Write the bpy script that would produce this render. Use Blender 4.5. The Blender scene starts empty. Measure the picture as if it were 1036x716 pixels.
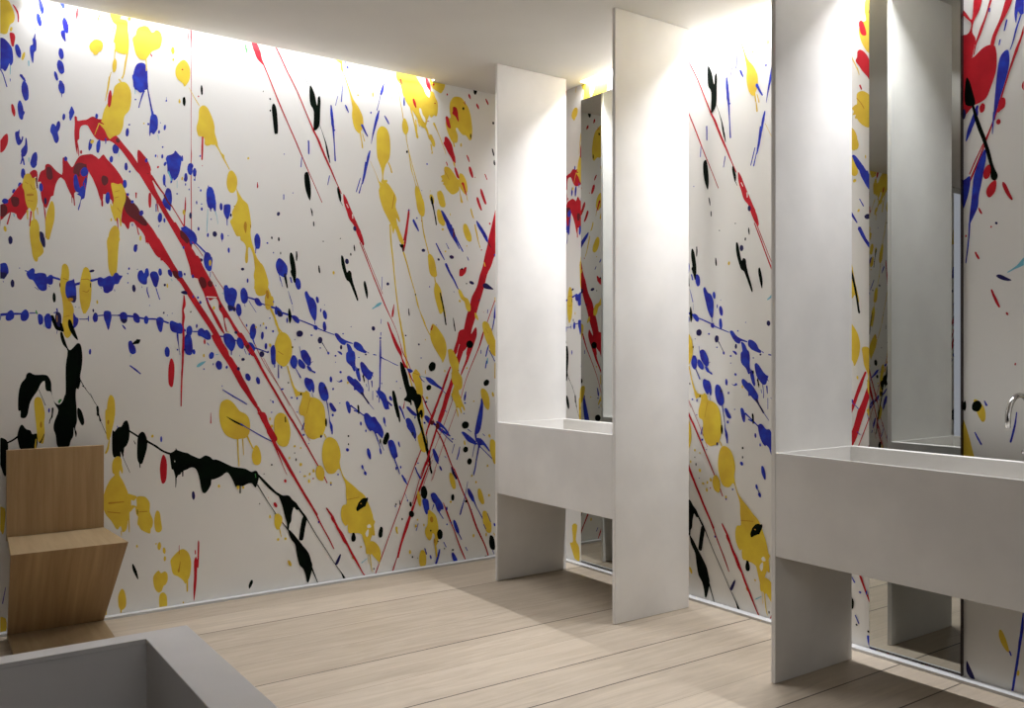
import bpy, bmesh, math, random
from mathutils import Vector

# ------------------------------------------------------------------ camera
scene = bpy.context.scene
COL = scene.collection
cam_data = bpy.data.cameras.new('camera')
cam = bpy.data.objects.new('camera', cam_data)
COL.objects.link(cam)
cam.location = (0.0, 0.0, 1.25)
cam.rotation_euler = (math.radians(90), 0, math.radians(54.887 - 90))
cam_data.sensor_width = 36.0
cam_data.lens = 898.1 * 36.0 / 1036.0
cam_data.shift_y = 0.56 / 1036.0
cam_data.clip_start = 0.05
scene.camera = cam

# ------------------------------------------------------------------ room measures (metres)
H = 2.858            # ceiling
XR, YL = 3.386, 4.552        # wallpapered walls
XS, YS = 3.340, 4.514        # lip of the ceiling slots, front of the floor trim
XA, YA = -3.2, -2.6          # unseen walls behind the camera
XF, XB = 2.752, 3.238        # front and back edge of the wash stand panels
ZT, ZB = 0.8775, 0.4845      # basin top and underside
PT = 0.020                   # panel thickness

# ------------------------------------------------------------------ world, exposure, lights
world = bpy.data.worlds.new('world')
scene.world = world
world.use_nodes = True
world.node_tree.nodes['Background'].inputs[0].default_value = (0.8, 0.85, 1.0, 1)
world.node_tree.nodes['Background'].inputs[1].default_value = 0.0
scene.view_settings.view_transform = 'Standard'
scene.view_settings.look = 'None'
scene.view_settings.gamma = 1.0
scene.view_settings.use_curve_mapping = False
scene.view_settings.exposure = 0.17
WARM = (0.96, 0.975, 1.04)


def strip_light(name, x0, x1, y0, y1, z, watts, color=WARM, tilt=(0, 0), spread=180):
    d = bpy.data.lights.new(name, 'AREA')
    d.shape = 'RECTANGLE'
    d.size = abs(x1 - x0)
    d.size_y = abs(y1 - y0)
    d.energy = watts
    d.color = color
    d.spread = math.radians(spread)
    o = bpy.data.objects.new(name, d)
    COL.objects.link(o)
    o.location = ((x0 + x1) / 2, (y0 + y1) / 2, z)
    o.rotation_euler = (tilt[0], tilt[1], 0)
    return o


# the linear lamps recessed in the two ceiling slots
strip_light('slot_lamp_right', XR - .034, XR - .010, 1.35, 4.05, H + .034, 64, spread=150, tilt=(0, math.radians(28)))
strip_light('slot_lamp_left', 0.5, 2.62, YL - .030, YL - .010, H + .010, 24, spread=116, tilt=(-math.radians(32), 0))
# daylight from behind the frosted glazing at the far end of the left wall
wl = bpy.data.lights.new('window_daylight', 'AREA')
wl.shape = 'RECTANGLE'; wl.size = 1.1; wl.size_y = 2.6; wl.energy = 2; wl.color = (0.86, 0.92, 1.0)
wlo = bpy.data.objects.new('window_daylight', wl); COL.objects.link(wlo)
wlo.location = (-2.3, YL - .04, 1.35); wlo.rotation_euler = (math.radians(-90), 0, 0)
# added fill light at an invented window, out of view behind the viewer
nl = bpy.data.lights.new('rear_fill', 'AREA')
nl.shape = 'RECTANGLE'; nl.size = 2.0; nl.size_y = 1.1; nl.energy = 11; nl.color = (0.93, 0.96, 1.0)
nlo = bpy.data.objects.new('rear_fill', nl); COL.objects.link(nlo)
nlo.location = (0.6, YA + .06, 2.05); nlo.rotation_euler = (math.radians(92), 0, 0)
# unseen fill light added near the ceiling to brighten the left wall
sw_ = bpy.data.lights.new('left_wall_fill', 'AREA')
sw_.shape = 'RECTANGLE'; sw_.size = 1.5; sw_.size_y = .12; sw_.energy = 3.9; sw_.color = WARM; sw_.spread = math.radians(90)
swo = bpy.data.objects.new('left_wall_fill', sw_); COL.objects.link(swo)
swo.location = (1.15, 2.6, H - .10); swo.rotation_euler = (math.radians(84), 0, 0)
# overhead fill light added behind the viewer to lift the basin fronts
strip_light('overhead_fill_rear', -1.4, 1.2, -1.6, -1.0, H - .03, 4)

# ------------------------------------------------------------------ materials
def srgb(r, g, b):
    f = lambda c: (c / 255 / 12.92) if c / 255 <= 0.04045 else ((c / 255 + 0.055) / 1.055) ** 2.4
    return (f(r), f(g), f(b), 1)


def material(name, color, rough=0.6, spec=0.3, metal=0.0, mottle=0.0, scale=3.0, color2=None, bump=0.0, bscale=60.0, detail=4.0):
    m = bpy.data.materials.new(name)
    m.use_nodes = True
    nt = m.node_tree
    b = nt.nodes['Principled BSDF']
    b.inputs['Base Color'].default_value = color
    b.inputs['Roughness'].default_value = rough
    b.inputs['Specular IOR Level'].default_value = spec
    b.inputs['Metallic'].default_value = metal
    tc = nt.nodes.new('ShaderNodeTexCoord')
    if mottle or color2:
        n = nt.nodes.new('ShaderNodeTexNoise')
        n.inputs['Scale'].default_value = scale
        n.inputs['Detail'].default_value = detail
        r = nt.nodes.new('ShaderNodeValToRGB')
        r.color_ramp.elements[0].position = 0.35
        r.color_ramp.elements[1].position = 0.65
        c2 = color2 or tuple(c * (1 - mottle) for c in color[:3]) + (1,)
        r.color_ramp.elements[0].color = c2
        r.color_ramp.elements[1].color = color
        nt.links.new(tc.outputs['Object'], n.inputs['Vector'])
        nt.links.new(n.outputs['Fac'], r.inputs['Fac'])
        nt.links.new(r.outputs['Color'], b.inputs['Base Color'])
    if bump:
        n2 = nt.nodes.new('ShaderNodeTexNoise')
        n2.inputs['Scale'].default_value = bscale
        n2.inputs['Detail'].default_value = 5
        bp = nt.nodes.new('ShaderNodeBump')
        bp.inputs['Strength'].default_value = bump
        bp.inputs['Distance'].default_value = 0.002
        nt.links.new(tc.outputs['Object'], n2.inputs['Vector'])
        nt.links.new(n2.outputs['Fac'], bp.inputs['Height'])
        nt.links.new(bp.outputs['Normal'], b.inputs['Normal'])
    return m


M_PAPER = material('wallpaper_white', srgb(236, 234, 228), 0.75, 0.15, mottle=0.03, scale=2.5)
PAINT = {
    'y': material('yellow_paint', srgb(234, 206, 66), 0.55, 0.15, color2=srgb(220, 184, 62), scale=9, detail=6),
    'r': material('red_paint', srgb(202, 34, 46), 0.5, 0.12, color2=srgb(178, 26, 38), scale=10),
    'b': material('blue_paint', srgb(42, 66, 190), 0.5, 0.15, color2=srgb(44, 40, 150), scale=26),
    'k': material('black_green_paint', srgb(4, 9, 5), 0.6, 0.04, color2=srgb(7, 20, 9), scale=12),
    'g': material('green_paint', srgb(70, 150, 76), 0.5, 0.25),
    'c': material('pale_cyan_paint', srgb(120, 190, 208), 0.5, 0.25),
    'n': material('navy_paint', srgb(26, 20, 82), 0.5, 0.25),
    'm': material('maroon_paint', srgb(98, 14, 22), 0.5, 0.25),
    'o': material('ochre_paint', srgb(196, 140, 40), 0.55, 0.2),
    'w': M_PAPER,
}
PKEYS = 'yrbkgcnmo'
M_STONE = material('white_mineral_surface', srgb(226, 223, 217), 0.55, 0.3, mottle=0.11, scale=3.2, bump=0.04, bscale=30)
M_CEIL = material('ceiling_plaster', srgb(222, 219, 211), 0.8, 0.1, mottle=0.06, scale=1.6)
M_TRIM = material('white_trim', srgb(206, 206, 204), 0.5, 0.3)
M_TUB = material('grey_concrete', srgb(205, 201, 196), 0.6, 0.3, mottle=0.08, scale=4, bump=0.05, bscale=40)
M_METAL = material('brushed_steel', srgb(190, 188, 184), 0.16, 0.5, metal=1.0)
M_MIRROR = material('mirror_silver', srgb(188, 190, 186), 0.012, 0.5, metal=1.0)
M_EDGE = material('dark_mirror_edge', srgb(64, 56, 54), 0.15, 0.5, metal=0.8)
M_DARK = material('rear_wall_paint', srgb(70, 68, 66), 0.8, 0.1, mottle=0.05)


def wood(name, light, dark, axis_scale, rough=0.45, contrast=0.5):
    m = bpy.data.materials.new(name); m.use_nodes = True
    nt = m.node_tree; b = nt.nodes['Principled BSDF']
    b.inputs['Roughness'].default_value = rough
    b.inputs['Specular IOR Level'].default_value = 0.3
    tc = nt.nodes.new('ShaderNodeTexCoord'); mp = nt.nodes.new('ShaderNodeMapping')
    mp.inputs['Scale'].default_value = axis_scale
    n = nt.nodes.new('ShaderNodeTexNoise'); n.inputs['Scale'].default_value = 1.0
    n.inputs['Detail'].default_value = 8; n.inputs['Roughness'].default_value = 0.62; n.inputs['Distortion'].default_value = 0.3
    r = nt.nodes.new('ShaderNodeValToRGB')
    r.color_ramp.elements[0].position = 0.5 - contrast / 2; r.color_ramp.elements[0].color = dark
    r.color_ramp.elements[1].position = 0.5 + contrast / 2; r.color_ramp.elements[1].color = light
    nt.links.new(tc.outputs['Object'], mp.inputs['Vector']); nt.links.new(mp.outputs['Vector'], n.inputs['Vector'])
    nt.links.new(n.outputs['Fac'], r.inputs['Fac']); nt.links.new(r.outputs['Color'], b.inputs['Base Color'])
    bp = nt.nodes.new('ShaderNodeBump'); bp.inputs['Strength'].default_value = 0.08; bp.inputs['Distance'].default_value = 0.001
    nt.links.new(n.outputs['Fac'], bp.inputs['Height']); nt.links.new(bp.outputs['Normal'], b.inputs['Normal'])
    return m


M_CHAIR = wood('chair_oak', srgb(182, 152, 110), srgb(146, 114, 74), (26, 26, 1.6), contrast=0.5)
M_CHAIR_LEG = wood('chair_oak_slanted', srgb(176, 146, 104), srgb(136, 106, 70), (26, .8, 1.4), contrast=0.5)
M_CHAIR_SEAT = wood('chair_oak_seat', srgb(168, 146, 112), srgb(146, 124, 92), (26, 2.5, 26), contrast=0.5)


def floor_material():
    m = bpy.data.materials.new('oak_floor_boards'); m.use_nodes = True
    nt = m.node_tree; b = nt.nodes['Principled BSDF']; N = nt.nodes.new; L = nt.links.new
    b.inputs['Specular IOR Level'].default_value = 0.35
    tc = N('ShaderNodeTexCoord'); sp = N('ShaderNodeSeparateXYZ'); L(tc.outputs['Object'], sp.inputs[0])

    def math_(op, a, v=None, c=None):
        n = N('ShaderNodeMath'); n.operation = op
        for i, q in enumerate((a, v, c)):
            if q is None: continue
            if isinstance(q, (int, float)): n.inputs[i].default_value = q
            else: L(q, n.inputs[i])
        return n.outputs[0]
    t = math_('DIVIDE', math_('SUBTRACT', sp.outputs['Y'], 4.045), 0.2517)
    idx = math_('FLOOR', t); fr = math_('FRACT', t)
    # nearest seam number and distance to it, in metres
    near = math_('ROUND', t); dist = math_('MULTIPLY', math_('ABSOLUTE', math_('SUBTRACT', t, near)), 0.2517)
    # board tone
    wn = N('ShaderNodeTexWhiteNoise'); wn.noise_dimensions = '1D'; L(idx, wn.inputs['W'])
    comb = N('ShaderNodeCombineXYZ')
    L(math_('MULTIPLY', sp.outputs['X'], 1.6), comb.inputs[0]); L(math_('MULTIPLY', sp.outputs['Y'], 16.0), comb.inputs[1]); L(math_('MULTIPLY', idx, 7.3), comb.inputs[2])
    n = N('ShaderNodeTexNoise'); n.inputs['Scale'].default_value = 1.4; n.inputs['Detail'].default_value = 9; n.inputs['Roughness'].default_value = 0.65; n.inputs['Distortion'].default_value = 1.2
    L(comb.outputs[0], n.inputs['Vector'])
    tone = math_('ADD', math_('MULTIPLY', n.outputs['Fac'], 0.75), math_('MULTIPLY', wn.outputs['Value'], 0.28))
    r = N('ShaderNodeValToRGB'); r.color_ramp.elements[0].position = 0.28; r.color_ramp.elements[1].position = 0.78
    r.color_ramp.elements[0].color = srgb(160, 146, 127); r.color_ramp.elements[1].color = srgb(202, 188, 168)
    L(tone, r.inputs['Fac'])
    # seams: open gaps at every second or third board, tight joints between
    wn2 = N('ShaderNodeTexWhiteNoise'); wn2.noise_dimensions = '1D'
    open_ = None
    for k in (0, -3, -5, -6, -8, -9, -11, -12, -14, -17, -20):
        e = math_('COMPARE', near, float(k), 0.3)
        open_ = e if open_ is None else math_('MAXIMUM', open_, e)
    w = math_('ADD', math_('MULTIPLY', open_, 0.0020), 0.0013)
    seam = math_('LESS_THAN', dist, w)
    strength = math_('MULTIPLY', seam, math_('ADD', math_('MULTIPLY', open_, 0.45), 0.45))
    mx = N('ShaderNodeMix'); mx.data_type = 'RGBA'
    L(strength, mx.inputs['Factor']); L(r.outputs['Color'], mx.inputs['A']); mx.inputs['B'].default_value = srgb(40, 28, 18)
    L(mx.outputs['Result'], b.inputs['Base Color'])
    L(math_('ADD', math_('MULTIPLY', n.outputs['Fac'], 0.2), 0.36), b.inputs['Roughness'])
    bp = N('ShaderNodeBump'); bp.inputs['Strength'].default_value = 0.1; bp.inputs['Distance'].default_value = 0.002
    L(math_('SUBTRACT', n.outputs['Fac'], strength), bp.inputs['Height']); L(bp.outputs['Normal'], b.inputs['Normal'])
    return m


M_FLOOR = floor_material()

# ------------------------------------------------------------------ mesh helpers
def box(bm, x0, x1, y0, y1, z0, z1):
    v = [bm.verts.new(c) for c in ((x0, y0, z0), (x1, y0, z0), (x1, y1, z0), (x0, y1, z0), (x0, y0, z1), (x1, y0, z1), (x1, y1, z1), (x0, y1, z1))]
    for f in ((3, 2, 1, 0), (4, 5, 6, 7), (0, 1, 5, 4), (1, 2, 6, 5), (2, 3, 7, 6), (3, 0, 4, 7)):
        bm.faces.new([v[i] for i in f])


def build(name, bm, mat, parent=None, bevel=0.0, smooth=False, origin=None):
    me = bpy.data.meshes.new(name)
    if origin is not None:
        bmesh.ops.translate(bm, verts=bm.verts, vec=-Vector(origin))
    bmesh.ops.recalc_face_normals(bm, faces=bm.faces)
    bm.to_mesh(me); bm.free()
    for m in (mat if isinstance(mat, (list, tuple)) else [mat]):
        me.materials.append(m)
    if smooth:
        for p in me.polygons: p.use_smooth = True
    o = bpy.data.objects.new(name, me)
    COL.objects.link(o)
    if origin is not None: o.location = origin
    if parent: o.parent = parent
    if bevel:
        md = o.modifiers.new('bevel', 'BEVEL'); md.width = bevel; md.segments = 2; md.limit_method = 'ANGLE'
    return o


def structure(o):
    o['kind'] = 'structure'
    return o


def thing(name, label, cat, loc=(0, 0, 0), group=None):
    o = bpy.data.objects.new(name, None); COL.objects.link(o)
    o.location = loc; o['label'] = label; o['category'] = cat
    if group: o['group'] = group
    return o


def tube(bm, pts, radii, seg=14, caps=True):
    """sweep a circle along pts"""
    rings = []; up0 = None
    for i, p in enumerate(pts):
        a = Vector(pts[max(i - 1, 0)]); b = Vector(pts[min(i + 1, len(pts) - 1)])
        t = (b - a).normalized()
        if up0 is None:
            up0 = Vector((0, 1, 0)) if abs(t.y) < 0.9 else Vector((1, 0, 0))
        u = (up0 - t * up0.dot(t)).normalized(); w = t.cross(u); up0 = u
        r = radii[i] if isinstance(radii, (list, tuple)) else radii
        rings.append([bm.verts.new(Vector(p) + (u * math.cos(k * 2 * math.pi / seg) + w * math.sin(k * 2 * math.pi / seg)) * r) for k in range(seg)])
    for A, B in zip(rings, rings[1:]):
        for k in range(seg):
            bm.faces.new((A[k], A[(k + 1) % seg], B[(k + 1) % seg], B[k]))
    if caps:
        bm.faces.new(rings[0][::-1]); bm.faces.new(rings[-1])


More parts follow.
